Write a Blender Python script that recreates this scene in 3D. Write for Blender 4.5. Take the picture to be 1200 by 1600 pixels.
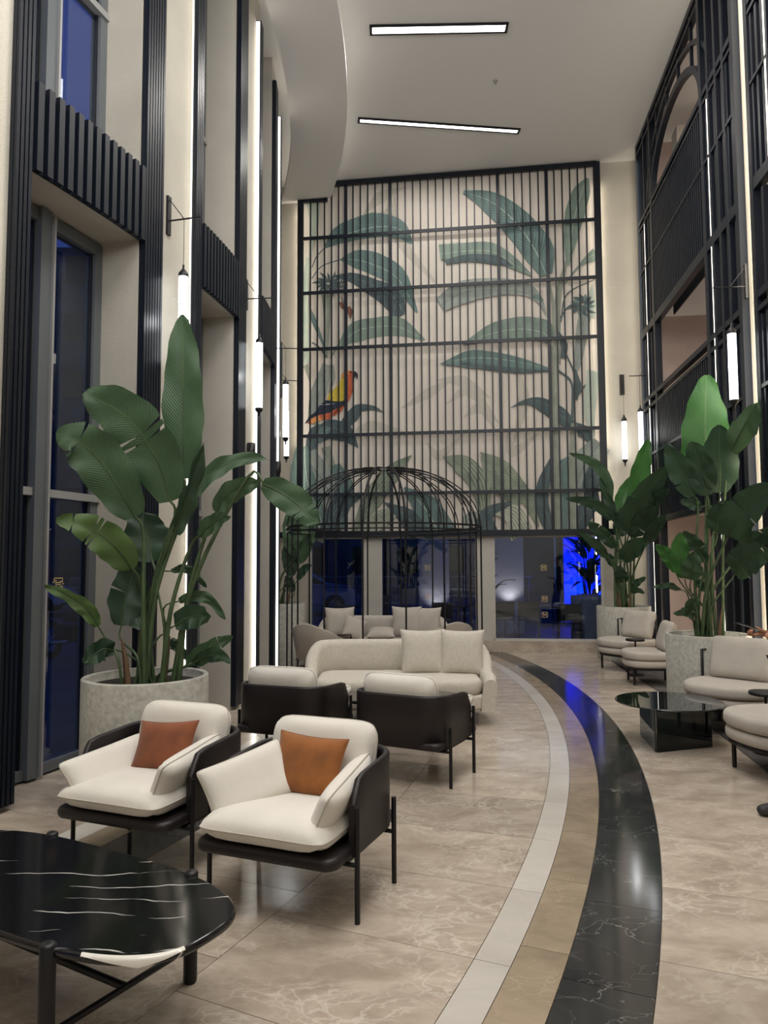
import bpy, math, random
from mathutils import Vector, Matrix
random.seed(7)
D = bpy.data; SC = bpy.context.scene; COL = SC.collection
pi = math.pi; sin = math.sin; cos = math.cos; R = math.radians
for o in list(D.objects): D.objects.remove(o)

# ------------------------------------------------------------ camera
F, HC, PITCH, ROLL = 1150.0, 1.6, math.atan(78/1150), 0.0048
cd = D.cameras.new('camera'); cam = D.objects.new('camera', cd); COL.objects.link(cam)
cd.sensor_fit = 'VERTICAL'; cd.sensor_height = 36; cd.lens = F/1600*36; cd.clip_start = .05; cd.clip_end = 300
fw = Vector((0, cos(PITCH), sin(PITCH))); up0 = Vector((0, -sin(PITCH), cos(PITCH))); rt0 = Vector((1, 0, 0))
rt = rt0*cos(ROLL) - up0*sin(ROLL); up = rt0*sin(ROLL) + up0*cos(ROLL)
m = Matrix((rt, up, -fw)).transposed().to_4x4(); m.translation = Vector((0, 0, HC)); cam.matrix_world = m
SC.camera = cam

def ray(px, py): return rt*(px-600) - up*(py-800) + fw*F
def P(px, py, Y):                       # where a sight line reaches depth Y
    d = ray(px, py); return Vector((0, 0, HC)) + d*(Y/d.y)
def G(px, py, z=0.0):                   # where a sight line reaches height z
    d = ray(px, py); return Vector((0, 0, HC)) + d*((z-HC)/d.z)

# ------------------------------------------------------------ world, exposure, large lights
SC.view_settings.view_transform = 'Standard'; SC.view_settings.look = 'None'
SC.view_settings.exposure = 0.0; SC.view_settings.gamma = 1; SC.view_settings.use_curve_mapping = False
w = D.worlds.new('dusk'); SC.world = w; w.use_nodes = True
nt = w.node_tree; bg = nt.nodes['Background']
tc = nt.nodes.new('ShaderNodeTexCoord'); sx = nt.nodes.new('ShaderNodeSeparateXYZ'); cr = nt.nodes.new('ShaderNodeValToRGB')
nt.links.new(tc.outputs['Generated'], sx.inputs[0]); nt.links.new(sx.outputs['Z'], cr.inputs[0]); nt.links.new(cr.outputs[0], bg.inputs[0])
cr.color_ramp.elements[0].color = (.05, .095, .24, 1); cr.color_ramp.elements[0].position = 0
cr.color_ramp.elements[1].color = (.014, .055, .36, 1); cr.color_ramp.elements[1].position = .7
bg.inputs[1].default_value = .95

def area(name, loc, size, power, color=(1, .93, .82), rot=(0, 0, 0), spread=pi):
    l = D.lights.new(name, 'AREA'); l.shape = 'RECTANGLE'; l.size, l.size_y = size; l.energy = power; l.color = color; l.spread = spread
    o = D.objects.new(name, l); COL.objects.link(o); o.location = loc; o.rotation_euler = rot; return o
WARM = (1, .97, .925)
area('hall_light', (-.6, 1.2, 8.6), (3.2, 1.6), 215, WARM)
area('hall_light', (1.1, 4.6, 8.6), (2.4, 1.2), 165, WARM)
area('hall_light', (.7, 9.9, 8.72), (1.7, .16), 75, (1, .96, .9))
area('hall_light', (.9, 12.1, 8.72), (.16, 2.4), 50, (1, .96, .9), (0, 0, R(83)))
area('hall_light', (2.2, 8.0, 8.6), (1.2, 2.4), 75, WARM)
area('ceiling_fill', (.2, -.8, 5.6), (5, 3), 420, (.96, .975, 1), (pi-.5, 0, 0))  # added fill aimed upward to brighten the ceiling, no fixture hangs there

# ------------------------------------------------------------ materials
M = {}
def nodes_of(name):
    m = D.materials.new(name); m.use_nodes = True; n = m.node_tree; return m, n, n.nodes['Principled BSDF']
def mat(name, col, rough=.5, metal=0, bump=0, bscale=60, var=0, vscale=4, spec=None, sheen=0, coords='Object', detail=4, emit=None, es=1, stretch=None):
    m, n, b = nodes_of(name)
    b.inputs['Base Color'].default_value = (*col, 1); b.inputs['Roughness'].default_value = rough; b.inputs['Metallic'].default_value = metal
    if spec is not None: b.inputs['Specular IOR Level'].default_value = spec
    if sheen: b.inputs['Sheen Weight'].default_value = sheen
    t = n.nodes.new('ShaderNodeTexCoord'); src = t.outputs[coords]
    if stretch:
        mp = n.nodes.new('ShaderNodeMapping'); mp.inputs['Scale'].default_value = stretch; n.links.new(src, mp.inputs[0]); src = mp.outputs[0]
    if var:
        z = n.nodes.new('ShaderNodeTexNoise'); z.inputs['Scale'].default_value = vscale; z.inputs['Detail'].default_value = detail; n.links.new(src, z.inputs[0])
        c = n.nodes.new('ShaderNodeValToRGB'); c.color_ramp.elements[0].position = .35; c.color_ramp.elements[1].position = .65
        c.color_ramp.elements[0].color = (*[v*(1-var) for v in col], 1); c.color_ramp.elements[1].color = (*[min(1, v*(1+var)) for v in col], 1)
        n.links.new(z.outputs[0], c.inputs[0]); n.links.new(c.outputs[0], b.inputs['Base Color'])
    if bump:
        z = n.nodes.new('ShaderNodeTexNoise'); z.inputs['Scale'].default_value = bscale; z.inputs['Detail'].default_value = 3; n.links.new(src, z.inputs[0])
        q = n.nodes.new('ShaderNodeBump'); q.inputs['Strength'].default_value = bump; q.inputs['Distance'].default_value = .01
        n.links.new(z.outputs[0], q.inputs['Height']); n.links.new(q.outputs[0], b.inputs['Normal'])
    if emit:
        b.inputs['Emission Color'].default_value = (*emit, 1); b.inputs['Emission Strength'].default_value = es
    M[name] = m; return m

mat('plaster', (.50, .47, .405), .85, bump=.5, bscale=90, var=.06, vscale=1.2)
mat('stone_panel', (.43, .40, .345), .75, bump=.15, bscale=50, var=.09, vscale=1.0)
mat('ceiling_paint', (.78, .765, .745), .9)
mat('pink_wall', (.50, .40, .36), .85, var=.04)
mat('dark_metal', (.006, .009, .016), .36, 0, spec=.35)
mat('black_metal', (.007, .007, .009), .42, 0, spec=.4)
mat('grey_frame', (.13, .145, .155), .45, .2)
mat('light_frame', (.36, .36, .36), .4, .3)
mat('pale_frame', (.48, .46, .42), .5)
mat('leather', (.011, .007, .008), .5, bump=.12, bscale=220)
mat('fabric', (.74, .70, .64), .9, bump=.25, bscale=420, sheen=.3, var=.03, vscale=6)
mat('piping', (.52, .48, .41), .9)
mat('boucle', (.62, .575, .50), .95, bump=.5, bscale=260, var=.05, vscale=30)
mat('weave', (.42, .38, .33), .9, bump=.5, bscale=190, var=.15, vscale=140)
mat('velvet_rust', (.20, .055, .016), .8, var=.22, vscale=7, sheen=.2, bump=.1, bscale=200)
mat('velvet_amber', (.25, .082, .013), .8, var=.22, vscale=7, sheen=.2, bump=.1, bscale=200)
mat('taupe', (.47, .43, .38), .9, bump=.2, bscale=400, var=.04, vscale=10)
mat('concrete', (.40, .39, .345), .85, bump=.35, bscale=45, var=.16, vscale=26, detail=8)
mat('soil', (.012, .009, .006), 1, bump=.8, bscale=30)
mat('rug', (.085, .078, .075), 1, bump=.4, bscale=200, var=.35, vscale=5)
mat('grout', (.30, .26, .21), .6)
mat('tile_gap', (.10, .085, .07), .6)
mat('trouser', (.015, .015, .019), .85); mat('jacket', (.010, .013, .022), .85)
mat('skin', (.42, .20, .12), .5); mat('hair', (.012, .009, .007), .6); mat('shoe', (.02, .02, .022), .6)
mat('phone', (.01, .01, .012), .2)
mat('paving', (.085, .09, .11), .6, var=.2, vscale=1.5)
mat('outer_wall', (.62, .60, .66), .85, bump=.5, bscale=14)
mat('dark_building', (.085, .095, .12), .8, var=.3, vscale=.6)
mat('car_paint', (.45, .50, .62), .25, .3); mat('car_glass', (.01, .012, .016), .08); mat('tyre', (.01, .01, .01), .8)
mat('steel', (.5, .5, .5), .25, 1)
mat('stem_green', (.05, .085, .034), .5, var=.25, vscale=8)
mat('dry_sheath', (.14, .085, .045), .8)
mat('shrub', (.01, .02, .012), .8)
mat('gold', (.62, .46, .20), .5, .2)
mat('led', (1, 1, 1), emit=(1, .93, .80), es=3.5)
mat('led_cool', (1, 1, 1), emit=(1, .97, .93), es=3.2)
mat('panel_light', (1, 1, 1), emit=(1, .98, .96), es=5)
mat('tube_light', (1, 1, 1), emit=(.93, .97, 1), es=3.2)
mat('small_bulb', (1, 1, 1), emit=(1, .85, .6), es=6)
mat('handrail', (.25, .25, .26), .3, .8)
mat('bench_wood', (.05, .035, .025), .5)

def marble(name, base, dark, vein, scale=2.2, vw=.02, rough=.13, vstr=.5, rnd=.12, spec=.5):
    m, n, b = nodes_of(name); N = n.nodes; L = n.links
    t = N.new('ShaderNodeTexCoord'); oi = N.new('ShaderNodeObjectInfo')
    off = N.new('ShaderNodeVectorMath'); off.operation = 'SCALE'; off.inputs['Scale'].default_value = 7
    cx = N.new('ShaderNodeCombineXYZ'); L.new(oi.outputs['Random'], cx.inputs[2]); L.new(cx.outputs[0], off.inputs[0])
    ad = N.new('ShaderNodeVectorMath'); L.new(t.outputs['Object'], ad.inputs[0]); L.new(off.outputs[0], ad.inputs[1])
    mp = N.new('ShaderNodeMapping'); mp.inputs['Scale'].default_value = (.8, 1.25, 1); mp.inputs['Rotation'].default_value = (0, 0, .35); L.new(ad.outputs[0], mp.inputs[0])
    z = N.new('ShaderNodeTexNoise'); z.inputs['Scale'].default_value = scale; z.inputs['Detail'].default_value = 9; z.inputs['Roughness'].default_value = .62; z.inputs['Distortion'].default_value = .5; L.new(mp.outputs[0], z.inputs[0])
    c = N.new('ShaderNodeValToRGB'); c.color_ramp.elements[0].position = .36; c.color_ramp.elements[0].color = (*dark, 1); c.color_ramp.elements[1].position = .64; c.color_ramp.elements[1].color = (*base, 1); L.new(z.outputs[0], c.inputs[0])
    z2 = N.new('ShaderNodeTexNoise'); z2.inputs['Scale'].default_value = 3; z2.inputs['Detail'].default_value = 6; L.new(mp.outputs[0], z2.inputs[0])
    mx = N.new('ShaderNodeMixRGB'); mx.inputs[0].default_value = .45; L.new(mp.outputs[0], mx.inputs[1]); L.new(z2.outputs['Color'], mx.inputs[2])
    v = N.new('ShaderNodeTexVoronoi'); v.feature = 'DISTANCE_TO_EDGE'; v.inputs['Scale'].default_value = scale*3.4; L.new(mx.outputs[0], v.inputs[0])
    vr = N.new('ShaderNodeValToRGB'); vr.color_ramp.elements[0].position = 0; vr.color_ramp.elements[0].color = (vstr,)*3+(1,); vr.color_ramp.elements[1].position = vw; vr.color_ramp.elements[1].color = (0, 0, 0, 1); L.new(v.outputs[0], vr.inputs[0])
    ml = N.new('ShaderNodeMath'); ml.operation = 'MULTIPLY'; L.new(vr.outputs[0], ml.inputs[0]); 
    gm = N.new('ShaderNodeMapRange'); gm.inputs[1].default_value = .42; gm.inputs[2].default_value = .62; L.new(z2.outputs[0], gm.inputs[0]); L.new(gm.outputs[0], ml.inputs[1])
    m2 = N.new('ShaderNodeMixRGB'); L.new(ml.outputs[0], m2.inputs[0]); L.new(c.outputs[0], m2.inputs[1]); m2.inputs[2].default_value = (*vein, 1)
    hs = N.new('ShaderNodeHueSaturation'); mr = N.new('ShaderNodeMapRange'); mr.inputs[3].default_value = 1-rnd; mr.inputs[4].default_value = 1+rnd
    L.new(oi.outputs['Random'], mr.inputs[0]); L.new(mr.outputs[0], hs.inputs['Value']); L.new(m2.outputs[0], hs.inputs['Color']); L.new(hs.outputs[0], b.inputs['Base Color'])
    b.inputs['Roughness'].default_value = rough; b.inputs['Specular IOR Level'].default_value = spec
    M[name] = m
marble('marble_beige', (.52, .44, .36), (.35, .285, .225), (.70, .64, .56), 4.2, .09, .15, .5)
marble('marble_white', (.60, .56, .51), (.50, .46, .41), (.68, .63, .56), 1.6, .02, .18, .35, .05)
marble('marble_brown', (.36, .285, .20), (.25, .195, .135), (.50, .40, .28), 3, .03, .16, .5, .08)
marble('marble_dark', (.035, .035, .036), (.018, .018, .02), (.30, .29, .27), 2.2, .012, .10, .8, .15)

def black_marble():
    m, n, b = nodes_of('black_marble'); N = n.nodes; L = n.links
    t = N.new('ShaderNodeTexCoord'); mp = N.new('ShaderNodeMapping'); mp.inputs['Rotation'].default_value = (0, 0, R(-30)); L.new(t.outputs['Object'], mp.inputs[0])
    z = N.new('ShaderNodeTexNoise'); z.inputs['Scale'].default_value = 1.7; z.inputs['Detail'].default_value = 4; L.new(mp.outputs[0], z.inputs[0])
    sp = N.new('ShaderNodeSeparateXYZ'); L.new(mp.outputs[0], sp.inputs[0])
    a = N.new('ShaderNodeMath'); a.operation = 'MULTIPLY_ADD'; L.new(z.outputs[0], a.inputs[0]); a.inputs[1].default_value = .30; L.new(sp.outputs['Y'], a.inputs[2])
    s = N.new('ShaderNodeMath'); s.operation = 'PINGPONG'; s.inputs[1].default_value = .055; L.new(a.outputs[0], s.inputs[0])
    r = N.new('ShaderNodeValToRGB'); r.color_ramp.elements[0].color = (1, 1, 1, 1); r.color_ramp.elements[1].position = .0016; r.color_ramp.elements[1].color = (0, 0, 0, 1); L.new(s.outputs[0], r.inputs[0])
    m2 = N.new('ShaderNodeMapping'); m2.inputs['Scale'].default_value = (1.6, 9, 1); L.new(mp.outputs[0], m2.inputs[0])
    z2 = N.new('ShaderNodeTexNoise'); z2.inputs['Scale'].default_value = 1.3; L.new(m2.outputs[0], z2.inputs[0])
    g = N.new('ShaderNodeMapRange'); g.inputs[1].default_value = .54; g.inputs[2].default_value = .62; L.new(z2.outputs[0], g.inputs[0])
    ml = N.new('ShaderNodeMath'); ml.operation = 'MULTIPLY'; L.new(r.outputs[0], ml.inputs[0]); L.new(g.outputs[0], ml.inputs[1])
    mx = N.new('ShaderNodeMixRGB'); L.new(ml.outputs[0], mx.inputs[0]); mx.inputs[1].default_value = (.006, .006, .007, 1); mx.inputs[2].default_value = (.75, .73, .70, 1); L.new(mx.outputs[0], b.inputs['Base Color'])
    b.inputs['Roughness'].default_value = .10; M['black_marble'] = m
black_marble()
mat('white_vein', (.75, .72, .66), .15)

def glass(name, tint, refl=.06, rough=0.0):
    m = D.materials.new(name); m.use_nodes = True; n = m.node_tree; N = n.nodes; L = n.links
    N.remove(N['Principled BSDF']); o = N['Material Output']
    t = N.new('ShaderNodeBsdfTransparent'); t.inputs[0].default_value = (*tint, 1)
    g = N.new('ShaderNodeBsdfGlossy'); g.inputs['Roughness'].default_value = rough; g.inputs[0].default_value = (.9, .95, 1, 1)
    f = N.new('ShaderNodeLayerWeight'); f.inputs[0].default_value = .5
    pw = N.new('ShaderNodeMath'); pw.operation = 'POWER'; L.new(f.outputs['Facing'], pw.inputs[0]); pw.inputs[1].default_value = 4.5
    a = N.new('ShaderNodeMath'); a.operation = 'MULTIPLY_ADD'; L.new(pw.outputs[0], a.inputs[0]); a.inputs[1].default_value = .9; a.inputs[2].default_value = refl
    x = N.new('ShaderNodeMixShader'); L.new(a.outputs[0], x.inputs[0]); L.new(t.outputs[0], x.inputs[1]); L.new(g.outputs[0], x.inputs[2]); L.new(x.outputs[0], o.inputs[0])
    M[name] = m
glass('window_glass', (.66, .72, .78), .085)
glass('smoked_glass', (.14, .17, .175), .05)
glass('smoked_top', (.16, .18, .18), .12)

def leafmat(name, c1, c2, rib, k=46, art=False, rough=.42):
    m, n, b = nodes_of(name); N = n.nodes; L = n.links
    uv = N.new('ShaderNodeUVMap'); sp = N.new('ShaderNodeSeparateXYZ'); L.new(uv.outputs[0], sp.inputs[0])
    def mth(op, a, c=None, d=None):
        q = N.new('ShaderNodeMath'); q.operation = op
        for i, v in enumerate((a, c, d)):
            if v is None: continue
            if isinstance(v, (int, float)): q.inputs[i].default_value = v
            else: L.new(v, q.inputs[i])
        return q.outputs[0]
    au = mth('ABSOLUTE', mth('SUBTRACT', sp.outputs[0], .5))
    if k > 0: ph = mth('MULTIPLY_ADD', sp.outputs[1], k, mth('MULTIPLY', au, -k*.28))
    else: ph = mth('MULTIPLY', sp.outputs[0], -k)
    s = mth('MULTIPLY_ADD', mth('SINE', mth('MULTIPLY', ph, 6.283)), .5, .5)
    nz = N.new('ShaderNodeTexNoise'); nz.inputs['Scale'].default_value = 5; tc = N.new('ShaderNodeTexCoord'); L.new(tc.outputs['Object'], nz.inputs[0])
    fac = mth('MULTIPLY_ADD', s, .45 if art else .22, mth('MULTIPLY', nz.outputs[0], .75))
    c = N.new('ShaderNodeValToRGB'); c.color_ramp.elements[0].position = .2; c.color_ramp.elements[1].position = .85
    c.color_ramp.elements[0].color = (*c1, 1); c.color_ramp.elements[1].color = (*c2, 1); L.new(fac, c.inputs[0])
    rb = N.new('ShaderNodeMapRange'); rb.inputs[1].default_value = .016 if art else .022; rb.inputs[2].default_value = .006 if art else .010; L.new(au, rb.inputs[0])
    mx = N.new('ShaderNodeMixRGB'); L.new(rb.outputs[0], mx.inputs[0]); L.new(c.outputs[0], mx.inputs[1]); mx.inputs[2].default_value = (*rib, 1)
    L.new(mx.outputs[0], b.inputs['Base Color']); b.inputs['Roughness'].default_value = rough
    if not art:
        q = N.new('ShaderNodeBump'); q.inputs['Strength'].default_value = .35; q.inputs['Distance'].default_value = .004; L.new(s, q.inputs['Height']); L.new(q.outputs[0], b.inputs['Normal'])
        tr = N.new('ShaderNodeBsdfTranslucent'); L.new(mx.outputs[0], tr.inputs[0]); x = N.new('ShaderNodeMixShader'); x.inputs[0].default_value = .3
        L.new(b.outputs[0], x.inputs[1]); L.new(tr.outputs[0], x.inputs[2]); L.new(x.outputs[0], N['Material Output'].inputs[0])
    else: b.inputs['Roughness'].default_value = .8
    M[name] = m
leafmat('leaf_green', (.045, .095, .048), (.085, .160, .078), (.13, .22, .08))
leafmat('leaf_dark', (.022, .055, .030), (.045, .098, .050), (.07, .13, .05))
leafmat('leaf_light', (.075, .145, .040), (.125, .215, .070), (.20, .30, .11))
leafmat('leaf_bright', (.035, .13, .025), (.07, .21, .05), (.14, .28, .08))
leafmat('leaf_brown', (.06, .06, .03), (.12, .11, .06), (.2, .18, .1))
leafmat('art_teal', (.075, .125, .12), (.17, .25, .235), (.55, .60, .52), 30, True)
leafmat('art_green', (.12, .175, .15), (.25, .32, .27), (.55, .60, .48), 34, True)
leafmat('art_dark', (.035, .055, .065), (.11, .15, .155), (.20, .27, .25), 20, True)
leafmat('art_grey', (.17, .205, .195), (.37, .40, .36), (.10, .16, .14), 40, True)
leafmat('art_stripe', (.06, .10, .09), (.34, .38, .28), (.08, .12, .10), -9, True)
leafmat('art_stripe_pale', (.16, .19, .16), (.55, .56, .44), (.2, .25, .2), -8, True)
leafmat('art_pale', (.36, .44, .38), (.52, .57, .48), (.3, .4, .32), 24, True)
leafmat('art_ghost', (.50, .47, .405), (.53, .485, .42), (.47, .46, .40), 14, True)
leafmat('art_trunk', (.15, .18, .15), (.36, .38, .31), (.2, .24, .18), -4, True)
mat('mural_print', (.66, .60, .53), .8, var=.06, vscale=1.2)
mat('art_yellow', (.60, .46, .06), .8, var=.25, vscale=60); mat('art_red', (.52, .13, .06), .8, var=.25, vscale=30); mat('art_navy', (.02, .028, .05), .8, var=.5, vscale=40)
mat('art_orange', (.72, .30, .10), .8, var=.3, vscale=30); mat('art_bud', (.20, .09, .065), .8, var=.3, vscale=40); mat('art_black', (.015, .02, .025), .8); mat('art_white', (.7, .7, .68), .8)

# ------------------------------------------------------------ mesh builder
class MB:
    def __init__(s): s.v = []; s.f = []; s.sm = []; s.uv = []
    def add(s, vs, fs, smooth=False, uvs=None):
        b = len(s.v); s.v += [tuple(v) for v in vs]
        for f in fs:
            s.f.append([i+b for i in f]); s.sm.append(smooth)
            s.uv.append([uvs[i] for i in f] if uvs else [(0, 0)]*len(f))
    def box(s, c, d, rz=0, mtx=None):
        x, y, z = [k/2 for k in d]; vs = [Vector((a, b, e)) for a in (-x, x) for b in (-y, y) for e in (-z, z)]
        if mtx: vs = [mtx @ v for v in vs]
        elif rz: vs = [Vector((v.x*cos(rz)-v.y*sin(rz), v.x*sin(rz)+v.y*cos(rz), v.z)) for v in vs]
        s.add([v+Vector(c) for v in vs], [(0, 1, 3, 2), (4, 6, 7, 5), (0, 4, 5, 1), (2, 3, 7, 6), (0, 2, 6, 4), (1, 5, 7, 3)]); return s
    def bb(s, a, b): return s.box([(a[i]+b[i])/2 for i in range(3)], [abs(b[i]-a[i]) for i in range(3)])
    def bar(s, a, b, w, h, upv=(0, 0, 1)):
        a = Vector(a); b = Vector(b); t = (b-a).normalized(); u = Vector(upv)
        if abs(t.dot(u)) > .99: u = Vector((1, 0, 0))
        x = t.cross(u).normalized(); y = x.cross(t)
        vs = [p + x*i*w/2 + y*j*h/2 for p in (a, b) for i, j in ((-1, -1), (1, -1), (1, 1), (-1, 1))]
        s.add(vs, [(0, 1, 2, 3), (7, 6, 5, 4), (0, 4, 5, 1), (1, 5, 6, 2), (2, 6, 7, 3), (3, 7, 4, 0)]); return s
    def tube(s, pts, r, n=8, closed=False):
        pts = [Vector(p) for p in pts]; k = len(pts); rs = r if isinstance(r, (list, tuple)) else [r]*k; vs = []; x = None
        for i, p in enumerate(pts):
            if closed: t = pts[(i+1) % k]-pts[i-1]
            else: t = pts[min(i+1, k-1)]-pts[max(i-1, 0)]
            t.normalize()
            if x is None: x = t.cross(Vector((0, 0, 1)) if abs(t.z) < .9 else Vector((1, 0, 0))).normalized()
            x = (x - t*x.dot(t)).normalized(); y = t.cross(x)
            vs += [p + (x*cos(2*pi*j/n)+y*sin(2*pi*j/n))*rs[i] for j in range(n)]
        fs = [(i*n+j, i*n+(j+1) % n, ((i+1) % k)*n+(j+1) % n, ((i+1) % k)*n+j) for i in range(k if closed else k-1) for j in range(n)]
        s.add(vs, fs, True)
        if not closed: s.add([vs[j] for j in range(n)], [tuple(range(n-1, -1, -1))]); s.add(vs[-n:], [tuple(range(n))])
        return s
    def lathe(s, prof, c=(0, 0, 0), n=32, smooth=True):
        k = len(prof); vs = [(c[0]+r*cos(2*pi*j/n), c[1]+r*sin(2*pi*j/n), c[2]+z) for r, z in prof for j in range(n)]
        s.add(vs, [(i*n+j, i*n+(j+1) % n, (i+1)*n+(j+1) % n, (i+1)*n+j) for i in range(k-1) for j in range(n)], smooth); return s
    def prism(s, out, z0, z1, r=0, seg=3, ztop=None):          # outline prism with softened top and bottom edges
        n = len(out); cx = sum(p[0] for p in out)/n; cy = sum(p[1] for p in out)/n; loops = []
        nr = []
        for i in range(n):
            a = out[i-1]; b = out[(i+1) % n]; t = Vector((b[0]-a[0], b[1]-a[1], 0)).normalized(); nr.append((t.y, -t.x))
        def loop(ins, z): loops.append([(out[i][0]-nr[i][0]*ins, out[i][1]-nr[i][1]*ins, z) for i in range(n)])
        if r:
            for k in range(seg): a = pi/2*k/seg; loop(r*(1-sin(a)), z0+r*(1-cos(a)))
            loop(0, z0+r); loop(0, z1-r)
            for k in range(1, seg+1): a = pi/2*k/seg; loop(r*(1-cos(a)), z1-r+r*sin(a))
        else: loop(0, z0); loop(0, z1)
        vs = [v for l in loops for v in l]; K = len(loops)
        s.add(vs, [(i*n+j, i*n+(j+1) % n, (i+1)*n+(j+1) % n, (i+1)*n+j) for i in range(K-1) for j in range(n)], r > 0)
        s.add(loops[0], [tuple(range(n-1, -1, -1))]); s.add(loops[-1], [tuple(range(n))]); return s
    def quad(s, a, b, c, d): s.add([a, b, c, d], [(0, 1, 2, 3)]); return s
    def build(s, name, mt, parent=None, loc=None, rot=None):
        me = D.meshes.new(name); me.from_pydata(s.v, [], s.f); me.polygons.foreach_set('use_smooth', s.sm)
        ul = me.uv_layers.new(name='UVMap'); ul.data.foreach_set('uv', [c for f in s.uv for p in f for c in p])
        me.materials.append(M[mt]); me.update(); o = D.objects.new(name, me); COL.objects.link(o)
        if parent: o.parent = parent
        if loc is not None: o.location = loc
        if rot is not None: o.rotation_euler = rot
        return o

def rrect(w, d, r, n=6, cx=0, cy=0):
    o = []
    for sx, sy, a0 in ((1, -1, -90), (1, 1, 0), (-1, 1, 90), (-1, -1, 180)):
        for k in range(n+1): a = R(a0+90*k/n); o.append((cx+sx*(w/2-r)+r*cos(a), cy+sy*(d/2-r)+r*sin(a)))
    return o
def superell(a, b, e, n=64):
    return [(a*math.copysign(abs(cos(t))**(2/e), cos(t)), b*math.copysign(abs(sin(t))**(2/e), sin(t))) for t in [2*pi*i/n for i in range(n)]]
def circ(r, n=40): return [(r*cos(2*pi*i/n), r*sin(2*pi*i/n)) for i in range(n)]
def tag(o, label=None, cat=None, group=None, kind=None):
    if label: o['label'] = label
    if cat: o['category'] = cat
    if group: o['group'] = group
    if kind: o['kind'] = kind
    return o
def thing(name, loc, rz, label, cat, group=None):
    o = D.objects.new(name, None); COL.objects.link(o); o.empty_display_size = .1; o.location = loc; o.rotation_euler = (0, 0, rz); return tag(o, label, cat, group)
def struct(o): o['kind'] = 'structure'; return o
def copy_tree(o, parent=None):
    c = o.copy(); COL.objects.link(c); c.parent = parent
    for ch in [k for k in D.objects if k.parent == o]: copy_tree(ch, c)
    return c
def clone(o, loc, rz, label, group=None):
    c = copy_tree(o); c.location = loc; c.rotation_euler = (0, 0, rz); c['label'] = label
    if group: c['group'] = group
    return c
def catmull(pts, n):
    pts = [Vector(p) for p in pts]; 
    if len(pts) == 2: return [pts[0].lerp(pts[1], i/n) for i in range(n+1)]
    e = [pts[0]*2-pts[1]]+pts+[pts[-1]*2-pts[-2]]; out = []; m = len(pts)-1
    for k in range(n+1):
        t = k/n*m; i = min(int(t), m-1); t -= i; a, b, c, d = e[i:i+4]
        out.append(.5*((2*b)+(c-a)*t+(2*a-5*b+4*c-d)*t*t+(3*b-a-3*c+d)*t**3))
    return out
def lerp_list(l, t):
    t *= len(l)-1; i = min(int(t), len(l)-2); return l[i]+(l[i+1]-l[i])*(t-i)

# ------------------------------------------------------------ the curved hall: everything on circles about CEN
CEN = Vector((-15.1, 9.8, 0)); RW = 13.53; ZC = 8.83
def W(r, phi, z=0): a = R(phi); return Vector((CEN.x+r*cos(a), CEN.y+r*sin(a), z))
def polar(mb, r0, r1, p0, p1, z0, z1, n=1):
    vs = []
    for i in range(n+1):
        p = p0+(p1-p0)*i/n; vs += [W(r0, p, z0), W(r1, p, z0), W(r1, p, z1), W(r0, p, z1)]
    fs = [(0, 1, 2, 3), (4*n+3, 4*n+2, 4*n+1, 4*n)]
    for i in range(n):
        for j in range(4): fs.append((4*i+j, 4*i+4+j, 4*i+4+(j+1) % 4, 4*i+(j+1) % 4))
    mb.add(vs, fs); return mb
WX0, WS = 2.852, .126                       # right wall plane X = WX0 + WS*Y
def RW_(Y, z=0, d=0): return Vector((WX0+WS*Y+d, Y-d*WS, z))
MYC, MS = 13.5, .139                       # mural wall: Y = MYC/(1+MS*X/Y) -> plane Y + MS*X = MYC
def MW(px, py, d=0):                        # sight line to the mural wall plane (d metres in front of it)
    r_ = ray(px, py); t = (MYC-d*math.hypot(1, MS))/(r_.y+MS*r_.x); return Vector((0, 0, HC))+r_*t
MN = Vector((-MS, -1, 0)).normalized(); MT = Vector((1, -MS, 0)).normalized()
def mwp(x, z, d=0): return Vector((x, MYC-MS*x, z))+MN*d

# floor: grout bed and one slab of stone per object
fl = struct(polar(MB(), RW-.5, 24.5, -62, 15.2, -.10, -.012, 40).build('floor', 'tile_gap'))
def tile(name, mt, r0, r1, p0, p1, g=.0016):
    n = max(1, int((p1-p0)/.55)); mb = MB(); dp = math.degrees(g/r0)
    polar(mb, r0+g, r1-g, p0+dp, p1-dp, -.012, 0, n); mb.build(name, mt, fl)
FIELDS = [(RW-.5, 14.2), (14.93, 15.9), (15.9, 16.85), (17.54, 18.75), (18.75, 20.0), (20.0, 21.3), (21.3, 23.5)]
BANDS = [(14.2, 14.38, 'marble_white'), (14.38, 14.57, 'marble_brown'), (14.57, 14.93, 'marble_dark'),
         (16.85, 17.0, 'marble_white'), (17.0, 17.2, 'marble_brown'), (17.2, 17.54, 'marble_dark')]
edges = [-44, -37, -30.5] + [-16.43+2.35*k for k in range(-5, 14)]
edges = sorted(e for e in edges)
for a, b in zip(edges, edges[1:]):
    for r0, r1 in FIELDS:
        if r0 > 20 and b < -20: continue
        if r0+0 > 17 and (W(r0, (a+b)/2).y > 14.2): continue
        o = .9 if (r0*10) % 2 > 1 else 0
        tile('floor_tile', 'marble_beige', r0, r1, a+o, b+o)
    for r0, r1, mt in BANDS: tile('border_tile', mt, r0, r1, a+(.6 if mt == 'marble_brown' else 0), b+(.6 if mt == 'marble_brown' else 0))

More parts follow.
